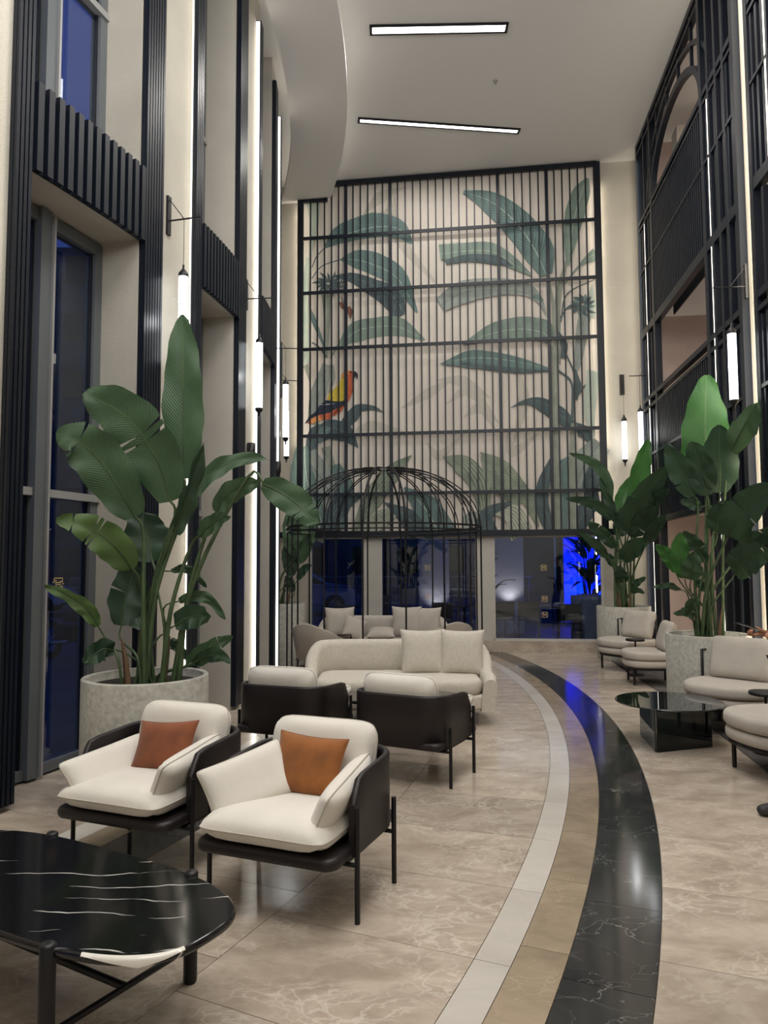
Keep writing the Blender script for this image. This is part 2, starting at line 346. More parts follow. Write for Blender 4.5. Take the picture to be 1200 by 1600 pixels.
# ceiling, curved soffit with its cove light
struct(polar(MB(), RW-.5, 26, -62, 17.6, ZC, ZC+.15, 40).build('ceiling', 'ceiling_paint'))
sf = struct(polar(MB(), 13.72, 14.60, -48, 18.5, 8.50, 8.60, 60).build('trim_1', 'ceiling_paint'))
polar(MB(), 14.48, 14.50, -48, 17.0, 8.60, 8.615, 40).build('cove_strip', 'led', sf)
polar(MB(), 14.0, 14.05, -48, 16.5, 8.60, 8.82, 40).build('cove_upstand', 'ceiling_paint', sf)
polar(MB(), 13.80, 13.82, -30, 16.0, 8.60, 8.615, 40).build('cove_strip', 'led', sf)

# left wall: piers and windows
WIN = [(-21.05, -15.8), (-11.5, -7.2), (-3.0, 1.3), (5.5, 9.8)]
PIER = [(-28.5, -21.05), (-15.8, -11.5), (-7.2, -3.0), (1.3, 5.5), (9.8, 17.6)]
lw = MB()
for a, b in PIER: polar(lw, RW-.50, RW, a, b, 0, ZC, 5)
polar(lw, RW-.50, RW, -60, -28.5, 0, ZC, 14)
lw = struct(lw.build('wall_left', 'plaster'))
jm = MB()
for a, b in WIN: polar(jm, RW-.50, RW+.02, a, b, 4.35, 4.95, 4)
jm.build('window_lintel', 'stone_panel', lw)
for i, (a, b) in enumerate(PIER):           # smooth stone lining on the reveals
    mb = MB()
    if i < 4: polar(mb, RW-.50, RW, b, b+.06, 0, ZC, 1)
    if i > 0: polar(mb, RW-.50, RW, a-.06, a, 0, ZC, 1)
    mb.build('reveal_lining', 'stone_panel', lw)

def pilaster(parent, a, b, nflute, name='pilaster'):
    mb = MB(); polar(mb, RW+.003, RW+.035, a, b, .04, 8.50, 2); w_ = (b-a)/nflute
    for k in range(nflute): polar(mb, RW+.035, RW+.06, a+w_*(k+.12), a+w_*(k+.82), .04, 8.50, 1)
    return mb.build(name, 'dark_metal', parent)
k_ = 2
for i, (a, b) in enumerate(PIER[:4]):
    t = struct(D.objects.new('trim_%d' % k_, None)); COL.objects.link(t); k_ += 1
    if i: pilaster(t, a, a+1.18, 7)
    pilaster(t, b-.62, b, 4)
    e = b-.62
    if i: polar(MB(), RW+.004, RW+(.045 if i > 1 else .012), e-.045, e-.01, .06, 8.48, 1).build('light_strip', 'led_cool' if i > 1 else 'led', t)
    # lamp behind the fin washes the plaster panel
    p = W(RW+.05, e-.12, 4.3); L_ = area('fin_light', p, (.03, 8.2), 3.4 if i else 2.2, (1, .93, .80)); 
    d_ = (W(RW, e-1.0)-W(RW+.03, e-.05)).normalized(); L_.rotation_euler = Vector((d_.x, d_.y, 0)).to_track_quat('-Z', 'Y').to_euler()
    L_.data.size = .03; L_.data.size_y = 8.2
for i, (a, b) in enumerate(WIN):            # ribbed dark spandrels between the storeys
    t = thing('ribbed_spandrel', W(RW+.02, a, 4.35), 0, ['dark ribbed metal band above the nearest tall window on the left', 'dark ribbed metal band above the second tall window, behind the first hanging lamp', 'dark ribbed metal band above the third window, seen as a narrow sliver', 'dark ribbed metal band above the fourth window, near the mural'][i], 'cladding', 'ribbed bands above the left windows')
    t['kind'] = 'structure'
    def sub(mb, nm): o = mb.build(nm, 'dark_metal', t); o.location = -t.location; return o
    sub(polar(MB(), RW+.02, RW+.035, a, b, 4.33, 4.95, 3), 'backing')
    for k in range(13):
        w_ = (b-a)/13; sub(polar(MB(), RW+.035, RW+.075, a+w_*(k+.2), a+w_*(k+.75), 4.33, 4.97, 1), 'rib')
for i, (a, b) in enumerate(WIN):
    wn = D.objects.new('window_%d' % (i+1), None); COL.objects.link(wn); struct(wn)
    rr = RW-.40; mb = MB(); fa = a+.06; fb = b-.06; mid = a+(b-a)*.42
    for z0, z1 in ((0.02, 4.33), (4.97, ZC-.02)):
        polar(mb, rr-.05, rr+.05, fa, fa+.30, z0, z1); polar(mb, rr-.05, rr+.05, fb-.38, fb, z0, z1)
        polar(mb, rr-.05, rr+.05, fa, fb, z1-.10, z1, 3); polar(mb, rr-.05, rr+.05, fa, fb, z0, z0+.07, 3)
        polar(mb, rr-.05, rr+.09, mid-.26, mid+.20, z0, z1)
    mb.build('frame', 'grey_frame', wn)
    mb = MB(); polar(mb, rr+.0, rr+.115, mid+.20, mid+.29, .02, 4.30); polar(mb, rr, rr+.115, mid+.20, mid+.29, 4.98, ZC-.02)
    zt = (2.14, 6.4)
    for z in zt: polar(mb, rr-.04, rr+.07, fa, fb, z-.03, z+.03, 3)
    mb.build('transom', 'light_frame', wn)
    for z0, z1 in ((.09, 2.11), (2.17, 4.23), (5.04, 6.37), (6.43, ZC-.12)):
        for p0, p1 in ((fa+.3, mid-.26), (mid+.29, fb-.38)):
            polar(MB(), rr-.006, rr+.006, p0, p1, z0, z1, 1).build('pane', 'window_glass', wn)
            ga = MB(); 
            for q in (p0, p1-.07): polar(ga, rr-.01, rr+.02, q, q+.07, z0, z1)
            ga.build('gasket', 'black_metal', wn)

# mural wall (far end)
mwx0, mwx1 = -2.3, 4.75
ZB = 2.07
fw_ = MB()
def wslab(mb, x0, x1, z0, z1, d0, d1):
    vs = [mwp(x, z, d) for x in (x0, x1) for d in (d0, d1) for z in (z0, z1)]
    mb.add(vs, [(0, 1, 3, 2), (4, 6, 7, 5), (0, 4, 5, 1), (2, 3, 7, 6), (0, 2, 6, 4), (1, 5, 7, 3)]); return mb
wslab(fw_, mwx0, mwx1, ZB, ZC, 0, -.3)
gx = [MW(x, 900).x for x in (483, 573, 593, 747.5, 769, 934)]
wslab(fw_, mwx0, gx[0], 0, ZB, 0, -.3); wslab(fw_, gx[5]+.1, mwx1, 0, ZB, 0, -.3)
bw = struct(fw_.build('wall_far', 'stone_panel'))
sp_ = MB(); wslab(sp_, gx[0], gx[5]+.1, 0.0, .19, .06, -.3); struct(sp_.build('trim_9', 'marble_beige'))
cols = MB(); 
for a, b in ((gx[1], gx[2]), (gx[3], gx[4])): wslab(cols, a, b, .19, ZB, .02, -.25)
cols.build('window_pier', 'pale_frame', bw)
for i, (a, b) in enumerate(((gx[0], gx[1]), (gx[2], gx[3]), (gx[4], gx[5]+.1))):
    wn = struct(D.objects.new('window_%d' % (i+5), None)); COL.objects.link(wn); mb = MB()
    for q in (a, b-.05): wslab(mb, q, q+.05, .19, ZB, .03, -.06)
    wslab(mb, a, b, .19, .235, .03, -.06); wslab(mb, a, b, ZB-.045, ZB, .03, -.06); mb.build('frame', 'pale_frame', wn)
    wslab(MB(), a+.05, b-.05, .235, ZB-.045, 0, -.01).build('pane', 'window_glass', wn)
# joints of the stone cladding right of the mural
x_a, x_b = MW(950, 500).x, mwx1
jt = MB()
for z in (2.9, 4.1, 5.3, 6.5, 7.7): wslab(jt, x_a, x_b, z, z+.004, .001, .0)
jt.build('stone_joint', 'piping', bw)

# mural print
mu = thing('wall_mural', mwp(1.3, ZB, .01), 0, 'tall printed mural of banana leaves and a parrot behind a black grille', 'mural')
xl, xr = MW(472, 550).x, MW(941, 550).x
def mpart(mb, nm, mt): o = mb.build(nm, mt, mu); o.location = -mu.location; return o
mpart(wslab(MB(), xl, xr, ZB, ZC-.02, .003, .02), 'backdrop', 'mural_print')
LAY = [.0212]
def art_leaf(pts, wl, wr, mt, cv=lambda x, y: (x, y), n=14, name='painted_leaf', sc=1):
    ps = catmull([(*cv(*p), 0) for p in pts], n); mb = MB(); vs = []; uv = []; LAY[0] += .00035
    for i, p in enumerate(ps):
        t = i/n; d = (ps[min(i+1, n)]-ps[max(i-1, 0)]).normalized(); nrm = Vector((-d.y, d.x, 0))
        a = lerp_list(wl, t)/sc; b = lerp_list(wr, t)/sc
        for q, u in ((p-nrm*a, 0), (p-nrm*a*.5, .25), (p, .5), (p+nrm*b*.5, .75), (p+nrm*b, 1)):
            vs.append(MW(q.x, q.y, LAY[0])); uv.append((u, t))
    fs = [(i*5+j, i*5+j+1, i*5+j+6, i*5+j+5) for i in range(n) for j in range(4)]
    mb.add(vs, fs, False, uv); return mpart(mb, name, mt)
z1 = lambda x, y: (470+x/5.217, 280+y/5.217); z2 = lambda x, y: (680+x/4.615, 280+y/4.615)
z3 = lambda x, y: (680+x/4.615, 540+y/4.615); z6 = lambda x, y: (430+x/2.182, 560+y/2.182); z8 = lambda x, y: (440+x/7.5, 570+y/7.5)
A = art_leaf
# pale background foliage
for p, w_ in (([(300, 900), (450, 500), (760, 200)], 60), ([(760, 120), (820, 500), (1150, 900)], 50), ([(500, 300), (650, 150), (860, 60)], 50)): A(p, [3, w_, 4], [3, w_, 4], 'art_ghost', z1, sc=5.217)
for p in ([(0, 250), (200, 260), (400, 380)], [(80, 420), (250, 330), (460, 560)], [(560, 720), (640, 400), (600, 180)], [(520, 600), (560, 760), (740, 640)], [(200, 520), (330, 450), (430, 600)]): A(p, [3, 45, 4], [3, 45, 4], 'art_ghost', z3, sc=4.615)
for p in ([(250, 260), (330, 230), (440, 250)], [(430, 170), (520, 120), (620, 60)], [(520, 290), (560, 330), (640, 260)]): A(p, [2, 18, 2], [2, 18, 2], 'art_ghost', z6, sc=2.18)
# left half
A([(100, 90), (105, 330), (70, 640)], [55, 45, 6], [80, 35, 6], 'art_pale', z1, sc=5.217)
A([(60, 640), (40, 900), (40, 1400), (60, 1500)], [20, 24, 30, 30], [20, 24, 30, 30], 'art_pale', z1, sc=5.217)
A([(90, 720), (130, 630), (190, 565)], [4, 4, 4], [4, 4, 4], 'art_dark', z1, sc=5.217, name='painted_stem')
A([(90, 810), (170, 710), (320, 655)], [4, 4, 4], [4, 4, 4], 'art_dark', z1, sc=5.217, name='painted_stem')
A([(215, 940), (215, 1150), (205, 1461)], [35, 26, 14], [45, 26, 14], 'art_trunk', z1, sc=5.217, name='painted_stem')
A([(80, 1060), (110, 1160), (205, 1400)], [4, 22, 6], [4, 22, 6], 'art_teal', z1, sc=5.217)
A([(90, 1330), (150, 1370), (210, 1450)], [5, 6, 8], [5, 6, 8], 'art_dark', z1, sc=5.217, name='painted_stem')
A([(190, 565), (330, 465), (600, 390), (800, 405), (905, 525)], [4, 95, 120, 75, 8], [4, 60, 85, 90, 10], 'art_teal', z1, sc=5.217)
A([(260, 790), (420, 800), (600, 870), (750, 960), (850, 1095)], [4, 40, 55, 90, 12], [4, 45, 85, 110, 90], 'art_dark', z1, sc=5.217)
A([(320, 655), (450, 658), (600, 700), (790, 810), (950, 1085)], [4, 85, 105, 90, 6], [4, 70, 80, 80, 10], 'art_teal', z1, sc=5.217)
A([(290, 1375), (440, 1245), (600, 1205), (800, 1205), (1010, 1310)], [4, 80, 75, 85, 8], [4, 95, 85, 75, 8], 'art_green', z1, sc=5.217)
A([(290, 1375), (240, 1461)], [5, 5], [5, 5], 'art_green', z1, sc=5.217, name='painted_stem')
for k in range(13):
    a = R(-10-k*28); q = (225+15*cos(a), 850+10*sin(a)); l_ = 95 if k % 2 else 120
    A([q, (q[0]+l_*.5*cos(a+.2), q[1]+l_*.4*sin(a+.2)), (q[0]+l_*cos(a), q[1]+l_*.8*sin(a))], [6, 13, 2], [6, 13, 2], 'art_dark', z1, 4, 'painted_petal', 5.217)
for k in range(5): A([(300+k*12, 900), (290+k*18, 850), (300+k*17, 800+6*(k % 2))], [3, 5, 2], [3, 5, 2], 'art_dark', z1, 4, 'painted_petal', 5.217)
A([(320, 1000), (345, 1040), (360, 1060)], [12, 18, 8], [12, 18, 8], 'art_bud', z1, 6, 'painted_bud', 5.217)
A([(385, 1040), (400, 1080), (405, 1135)], [15, 26, 4], [15, 22, 4], 'art_bud', z1, 6, 'painted_bud', 5.217)
A([(330, 960), (345, 1000), (385, 1045)], [3, 3, 3], [3, 3, 3], 'art_dark', z1, 6, 'painted_stem', 5.217)
# lower left and the parrot
A([(370, 700), (440, 350), (540, 0)], [70, 110, 60], [60, 90, 50], 'art_grey', z8, sc=7.5)
A([(290, 0), (330, 200)], [20, 3], [40, 3], 'art_trunk', z8, sc=7.5)
A([(560, 330), (600, 150), (590, 0)], [10, 30, 20], [10, 30, 20], 'art_trunk', z8, sc=7.5)
A([(740, 700), (840, 580), (900, 500), (1080, 510), (1195, 560)], [60, 70, 40, 30, 2], [60, 80, 60, 20, 2], 'art_dark', z8, sc=7.5)
A([(330, 1060), (400, 800), (620, 700)], [60, 80, 30], [60, 60, 30], 'art_dark', z8, sc=7.5)
A([(380, 880), (560, 740), (760, 800), (895, 970)], [30, 100, 90, 5], [60, 150, 120, 5], 'art_dark', z8, sc=7.5)
A([(420, 900), (500, 780), (600, 740)], [40, 60, 10], [40, 60, 10], 'art_teal', z8, sc=7.5)
A([(520, 960), (560, 1100), (600, 1200)], [50, 50, 40], [60, 50, 40], 'art_trunk', z8, sc=7.5)
A([(140, 620), (190, 480), (100, 330)], [45, 80, 60], [25, 50, 40], 'art_grey', z6, sc=2.18)
A([(100, 300), (110, 420), (160, 560)], [10, 30, 20], [30, 60, 40], 'art_teal', z6, sc=2.18)
A([(190, 600), (240, 450), (210, 360)], [30, 40, 20], [30, 30, 10], 'art_teal', z6, sc=2.18)
A([(275, 595), (330, 470), (400, 380), (466, 330)], [18, 28, 22, 1], [18, 42, 35, 1], 'art_stripe', z6, sc=2.18)
A([(165, 600), (215, 510), (300, 460)], [20, 32, 4], [20, 36, 4], 'art_dark', z6, sc=2.18)
A([(560, 600), (510, 510), (440, 440)], [50, 45, 4], [60, 50, 4], 'art_teal', z6, sc=2.18)
A([(300, 600), (360, 545), (450, 505)], [24, 30, 4], [24, 36, 4], 'art_stripe_pale', z6, sc=2.18)
A([(495, 600), (450, 540), (375, 492)], [34, 34, 2], [34, 30, 2], 'art_dark', z6, sc=2.18)
def blob(pts, mt, cv, nm='painted_feathers'):
    LAY[0] += .00035; mb = MB(); vs = [MW(*cv(*p), LAY[0]) for p in pts]; mb.add(vs, [tuple(range(len(vs)))]); return mpart(mb, nm, mt)
blob([(285, 660), (430, 590), (560, 540), (640, 520), (700, 470), (740, 420), (790, 420), (840, 300), (845, 180), (820, 170), (740, 470), (690, 560), (600, 600), (560, 640), (440, 650), (330, 700)], 'art_red', z8)
blob([(330, 690), (350, 620), (430, 590), (470, 640), (400, 680)], 'art_orange', z8)
blob([(270, 690), (320, 610), (420, 530), (440, 480), (520, 415), (640, 430), (720, 415), (760, 430), (720, 480), (640, 510), (560, 560), (430, 590), (350, 630), (300, 680)], 'art_navy', z8)
blob([(530, 410), (560, 330), (640, 260), (690, 180), (700, 110), (740, 70), (800, 65), (770, 200), (770, 360), (720, 425), (630, 430)], 'art_yellow', z8)
blob([(740, 70), (800, 68), (860, 80), (850, 170), (840, 300), (800, 400), (770, 420), (770, 220), (740, 150)], 'art_red', z8)
blob([(700, 115), (740, 70), (790, 66), (785, 110), (740, 130), (710, 180)], 'art_orange', z8)
blob([(845, 75), (870, 80), (895, 110), (893, 150), (880, 168), (870, 130), (850, 160), (843, 130)], 'art_black', z8, 'painted_beak')
blob([(800, 82), (815, 78), (825, 90), (812, 100), (800, 96)], 'art_black', z8, 'painted_eye')
A([(450, 470), (540, 462), (620, 455)], [2, 3, 2], [2, 4, 2], 'art_white', z8, 6, 'painted_feathers', 7.5)
# right half
A([(880, 1330), (880, 900), (930, 650), (990, 470)], [26, 24, 14, 6], [26, 24, 14, 6], 'art_trunk', z2, sc=4.615, name='painted_stem')
A([(860, 1100), (850, 900), (820, 730)], [14, 10, 7], [14, 10, 7], 'art_trunk', z2, sc=4.615, name='painted_stem')
A([(905, 1030), (950, 830), (1150, 722)], [4, 4, 3], [4, 4, 3], 'art_dark', z2, sc=4.615, name='painted_stem')
A([(900, 1000), (960, 920), (1050, 880)], [5, 5, 5], [5, 5, 5], 'art_dark', z2, sc=4.615, name='painted_stem')
A([(955, 620), (975, 450), (1010, 250), (1060, 90), (1090, -10)], [8, 50, 75, 70, 4], [8, 45, 70, 60, 20], 'art_green', z2, sc=4.615)
A([(930, 760), (1040, 620), (1160, 530)], [4, 6, 40], [4, 10, 60], 'art_green', z2, sc=4.615)
A([(690, 690), (560, 610), (400, 520), (200, 520), (35, 540)], [8, 35, 60, 60, 40], [8, 50, 65, 60, 70], 'art_green', z2, sc=4.615)
A([(560, 628), (450, 580), (250, 560), (75, 590)], [4, 40, 35, 25], [4, 30, 20, 10], 'art_dark', z2, sc=4.615)
A([(800, 690), (730, 530), (590, 320), (400, 160), (203, 92)], [40, 95, 110, 90, 10], [50, 140, 110, 75, 12], 'art_teal', z2, sc=4.615)
A([(800, 980), (740, 880), (640, 820), (440, 798), (200, 820), (40, 910)], [3, 10, 18, 40, 80, 50], [3, 40, 85, 85, 90, 60], 'art_grey', z2, sc=4.615)
A([(700, 850), (740, 850), (775, 880)], [10, 20, 12], [8, 16, 8], 'art_teal', z2, sc=4.615)
A([(830, 1170), (780, 1110), (620, 1080), (420, 1110), (200, 1190)], [30, 60, 70, 50, 4], [20, 100, 90, 75, 6], 'art_green', z2, sc=4.615)
A([(890, 1100), (930, 1190), (925, 1290)], [4, 25, 20], [4, 25, 20], 'art_dark', z2, sc=4.615)
A([(1085, 950), (1060, 1100), (1030, 1300), (1010, 1420)], [45, 45, 30, 6], [45, 45, 30, 6], 'art_grey', z2, sc=4.615)
A([(1130, 760), (1120, 900), (1135, 1000)], [5, 40, 20], [5, 30, 10], 'art_pale', z2, sc=4.615)
for k in range(12):
    a = R(-80-k*30); q = (1065+12*cos(a), 900+10*sin(a)); l_ = 110 if 3 < k < 9 else 80
    A([q, (q[0]+l_*.5*cos(a+.25), q[1]+l_*.5*sin(a+.25)), (q[0]+l_*cos(a), q[1]+l_*.8*sin(a))], [8, 14, 2], [8, 14, 2], 'art_dark' if k % 3 else 'art_teal', z2, 4, 'painted_petal', 4.615)
A([(825, 170), (650, 128), (450, 95), (250, 90), (35, 132)], [8, 55, 85, 75, 2], [8, 30, 45, 60, 2], 'art_teal', z3, sc=4.615)
A([(820, 180), (600, 165), (350, 140), (180, 120)], [4, 35, 30, 20], [2, 5, 5, 5], 'art_dark', z3, sc=4.615)
A([(890, 180), (980, 260), (990, 420), (985, 560)], [6, 7, 8, 12], [6, 7, 8, 12], 'art_dark', z3, sc=4.615, name='painted_stem')
A([(930, 30), (1000, 200), (1000, 380)], [5, 6, 8], [5, 6, 8], 'art_dark', z3, sc=4.615, name='painted_stem')
A([(1010, 170), (1030, 280), (1015, 390)], [4, 22, 10], [4, 20, 10], 'art_dark', z3, sc=4.615)
A([(1010, 380), (1090, 280), (1180, 230)], [6, 6, 4], [6, 6, 4], 'art_dark', z3, sc=4.615, name='painted_stem')
A([(1140, 660), (1120, 440), (1175, 190)], [15, 50, 80], [15, 40, 30], 'art_pale', z3, sc=4.615)
A([(985, 570), (900, 500), (770, 410), (650, 400), (540, 450)], [40, 60, 60, 20, 1], [30, 60, 35, 12, 1], 'art_dark', z3, sc=4.615)
A([(960, 800), (900, 900), (920, 1100), (930, 1340)], [10, 60, 40, 20], [5, 50, 40, 10], 'art_teal', z3, sc=4.615)
A([(1000, 560), (1070, 620), (1110, 700)], [12, 50, 20], [12, 50, 5], 'art_dark', z3, sc=4.615)
A([(1000, 1060), (1080, 850), (1190, 700)], [10, 100, 60], [60, 110, 90], 'art_grey', z3, sc=4.615)
A([(1190, 1180), (1110, 1020), (1180, 860)], [10, 50, 60], [10, 80, 60], 'art_dark', z3, sc=4.615)
A([(1000, 1360), (1080, 1200), (1190, 1120)], [60, 70, 20], [60, 70, 20], 'art_dark', z3, sc=4.615)
A([(330, 1190), (280, 1010), (190, 870), (55, 800)], [15, 30, 60, 3], [70, 120, 90, 3], 'art_stripe', z3, sc=4.615)
A([(745, 1300), (640, 1080), (480, 880), (325, 768)], [10, 40, 90, 3], [8, 55, 60, 3], 'art_stripe', z3, sc=4.615)
A([(600, 1150), (520, 1050), (420, 960), (330, 800)], [10, 60, 60, 4], [40, 50, 50, 4], 'art_stripe', z3, sc=4.615)
A([(800, 1340), (760, 1150), (670, 1030)], [8, 40, 4], [8, 40, 4], 'art_green', z3, sc=4.615)
A([(640, 1350), (540, 1220), (365, 1190)], [110, 60, 3], [70, 90, 3], 'art_stripe_pale', z3, sc=4.615)
A([(370, 1360), (360, 1260), (400, 1190), (535, 1125)], [100, 60, 40, 5], [90, 60, 40, 30], 'art_dark', z3, sc=4.615)
A([(220, 1340), (240, 1260), (300, 1200)], [20, 50, 10], [20, 50, 10], 'art_grey', z3, sc=4.615)
A([(850, 1350), (790, 1150), (800, 980), (850, 780)], [50, 70, 60, 4], [30, 30, 30, 40], 'art_dark', z3, sc=4.615)
A([(862, 0), (855, 500), (872, 1350)], [28, 28, 34], [28, 28, 34], 'art_trunk', z3, sc=4.615, name='painted_trunk')
A([(1000, 560), (990, 800), (985, 1350)], [18, 24, 32], [18, 24, 32], 'art_trunk', z3, sc=4.615, name='painted_trunk')

# grille in front of the mural
gr = thing('metal_grille', mwp(1.3, ZB, .10), 0, 'black metal grille of thin slats and crossbars over the mural', 'grille')
def gpart(mb, nm): o = mb.build(nm, 'dark_metal', gr); o.location = -gr.location; return o
gl, gr_ = MW(471.5, 500).x, MW(936, 500).x
gpart(wslab(MB(), MW(467, 500).x, MW(476, 500).x, ZB, 8.49, .07, .13), 'frame_post')
gpart(wslab(MB(), MW(931, 500).x, MW(941.5, 500).x, ZB-.1, ZC-.03, .07, .13), 'frame_post')
xb = [MW(p, 500).x for p in (542, 611.5, 780.5, 857)]
xsof = MW(511, 285).x
for x in xb: gpart(wslab(MB(), x-.028, x+.028, ZB, ZC-.08, .075, .12), 'upright')
secs = [(MW(476, 500).x, xb[0], 6), (xb[0], xb[1], 6), (xb[1], xb[2], 14), (xb[2], xb[3], 6), (xb[3], MW(931, 500).x, 6)]
for a, b, k in secs:
    for j in range(1, k):
        x = a+(b-a)*j/k; gpart(wslab(MB(), x-.0115, x+.0115, ZB, (8.45 if x < xsof else ZC-.08), .085, .12), 'slat')
for zz in (7.72, 6.66, 5.58, 3.94, 2.84): gpart(wslab(MB(), gl+.04, gr_-.04, zz-.03, zz+.03, .12, .145), 'crossbar')
gpart(wslab(MB(), gl-.45, gr_+.2, ZB-.02, ZB+.09, .06, .14), 'bottom_rail')
gpart(wslab(MB(), xsof, gr_, ZC-.10, ZC-.02, .07, .13), 'top_rail'); gpart(wslab(MB(), gl, xsof, 8.44, 8.49, .07, .13), 'top_rail'); gpart(wslab(MB(), xsof-.03, xsof+.03, 8.44, ZC-.02, .07, .13), 'top_post')
for x in (MW(472, 500).x, MW(936, 500).x):
    st = MB(); wslab(st, x-.02, x+.02, ZB+.1, 8.42, .03, .05); o = gpart(st, 'light_strip'); o.data.materials[0] = M['led']
for x, s_ in ((MW(471, 500).x, -1), (MW(937, 500).x, 1)):
    for q in (-1, 1):
        L_ = area('mural_edge_light', mwp(x, 5.3, .075), (.03, 6.2), 32, (1, .9, .72)); d_ = MT*q*.9-MN*.45
        L_.rotation_euler = d_.to_track_quat('-Z', 'Y').to_euler()

# right side: floors, back wall and ceiling of the rooms behind the screen
def rslab(mb, y0, y1, z0, z1, d0, d1):
    vs = [RW_(y, z, d) for y in (y0, y1) for d in (d0, d1) for z in (z0, z1)]
    mb.add(vs, [(0, 1, 3, 2), (4, 6, 7, 5), (0, 4, 5, 1), (2, 3, 7, 6), (0, 2, 6, 4), (1, 5, 7, 3)]); return mb
wr = MB(); rslab(wr, -3.2, 14.2, 0, ZC, 3.0, 3.2)
rslab(wr, 12.35, 12.5, 0, ZC, .2, 3.0)
wr = struct(wr.build('wall_right', 'pink_wall'))
fb = MB(); rslab(fb, 0, 12.4, 2.35, 3.0, .30, 3.0); rslab(fb, 0, 12.4, 5.75, 6.5, .30, 3.0); fb.build('floor_slab', 'ceiling_paint', wr)
cp = MB()
PIERS_R = [(7.37, 7.64), (12.42, 12.75)]
for a, b in PIERS_R: rslab(cp, a, b, 0, ZC, .07, .45)
cp.build('lit_pier', 'stone_panel', wr)
rslab(MB(), 11.3, 11.6, 8.2, 8.5, .4, 2.9).build('ceiling_beam', 'stone_panel', wr)
for y, z, pw in ((10, 8.6, 30), (10, 5.6, 22), (9.8, 2.25, 28), (6, 8.6, 26), (6, 5.6, 20), (6, 2.25, 24)):
    area('room_light', RW_(y, z, 1.7), (1.6, 1.8), pw, (1, .86, .72))
for y in (7.35, 12.3):
    L_ = area('pier_light', RW_(y, 4.4, -.02), (.04, 8.2), 60 if y < 9 else 16, (1, .88, .68)); d_ = Vector((1, 0, 0))+Vector((0, .9, 0)); L_.rotation_euler = d_.to_track_quat('-Z', 'Y').to_euler()

def screen(y0, y1, label, far):
    """steel screen between y0 (near) and y1 (far) on the right wall"""
    t = thing('metal_screen', RW_(y0, 0), 0, label, 'screen', 'black metal screens along the right wall')
    def part(mb, nm, mt='dark_metal'): o = mb.build(nm, mt, t); o.location = -t.location; return o
    Lb = y1-y0; ya = y1-.95*(1 if far else 1); fa_, fb_ = y0+1.15, y1-.98       # main bay between fa_ and fb_
    def post(y, w_=.09, d_=.10, z0=0, z1=ZC-.02): part(rslab(MB(), y-w_/2, y+w_/2, z0, z1, 0, d_), 'post')
    def rail(z, a, b, h=.07, d_=.09): part(rslab(MB(), a, b, z-h/2, z+h/2, .005, d_), 'rail')
    for y in (y0+.04, fa_, fb_, y1-.05): post(y)
    for y in (fa_-.28, fa_+.0-.55, y0+.35): post(y, .06, .08)
    post(fb_+.42, .05, .08)
    rail(ZC-.05, y0, y1, .08)
    for z in (8.62,): rail(z, y0, y1, .04)
    rail(7.36, y0, y1); rail(7.24, y0, y1, .04); rail(6.48, y0, y1, .04)
    rail(5.42, y0, y1, .13); rail(4.27, y0, y1); rail(4.12, y0, y1, .05); rail(3.33, y0, y1, .04); rail(2.25, y0, y1, .09)
    # rounded arches
    mid = (fa_+fb_)/2; hw = (fb_-fa_)/2
    for ww, rise, th in ((hw-.03, .78, .09), (hw+.32, 1.08, .06)):
        mb = MB(); pts = [RW_(mid+ww*cos(a), 7.45+rise*sin(a), .045) for a in [pi*k/24 for k in range(25)]]
        pts = [RW_(mid+ww, 7.28, .045)]+pts+[RW_(mid-ww, 7.28, .045)]
        for a, b in zip(pts, pts[1:]): mb.bar(a, b, th, th*.9, (1, -.126, 0))
        part(mb, 'arch')
    for k in range(6):
        y = mid-hw-.2+k*(2*hw+.4)/5; u = max(0, 1-((y-mid)/(hw+.05))**2)
        part(rslab(MB(), y-.02, y+.02, 7.45+.78*math.sqrt(u), ZC-.06, .02, .06), 'strut')
    for z0, z1 in ((5.48, 6.46), (6.50, 7.22), (3.35, 4.10), (2.29, 3.31)):
        mb = MB(); y = fa_+.06
        while y < fb_-.05: rslab(mb, y, y+.03, z0, z1, .01, .045); y += .085
        tag(part(mb, 'slat_panel'), kind='stuff'); part(rslab(MB(), fa_, fb_, z0, z1, .30, .32), 'backing_panel', 'black_metal')
    # narrow bays of fins with light lines between them
    ys = [y0+.12+k*.145 for k in range(8)]+[fb_+.12+k*.14 for k in range(6)]
    for k, y in enumerate(ys):
        if y > y1-.1: break
        for z0, z1 in ((4.27, 5.3), (5.5, 7.2), (2.3, 4.05)):
            if z0 == 4.27 and k % 3: continue
            part(rslab(MB(), y, y+.055, z0, z1, .02, .10), 'fin')
    for y in (fa_-.22, y0+.62, fb_+.48):
        part(rslab(MB(), y-.02, y+.02, .05, 7.2, .008, .02), 'light_strip', 'led')
    return t
screen(7.66, 12.42, 'far black metal screen with slatted balconies and rounded arches', True)
screen(2.4, 7.34, 'near black metal screen at the right edge of the picture', False)
# back wall behind the viewpoint, near stretch of right wall
struct(MB().bb((-9, -3.4, 0), (9.5, -3.2, ZC)).build('wall_back', 'plaster'))
struct(rslab(MB(), -3.2, 2.35, 0, ZC, 0, .15).build('wall_near', 'plaster'))
# loudspeaker-like black box units on the wall behind the right screen
for x_, lab in ((5.49, 'small black loudspeaker box on the pink wall behind the right planter'), (6.11, 'small black loudspeaker box with a pale ring, right of its twin behind the screen')):
    t = thing('wall_speaker', (x_, 12.30-(x_-4.4)*.126, 2.12), R(-7), lab, 'speaker', 'black loudspeakers behind the right screen')
    MB().box((0, 0, 0), (.15, .08, .22)).build('box', 'black_metal', t)
    MB().tube([(.042*cos(a), -.044, .042*sin(a)) for a in [2*pi*k/20 for k in range(20)]], .008, 6, True).build('ring', 'light_frame', t)

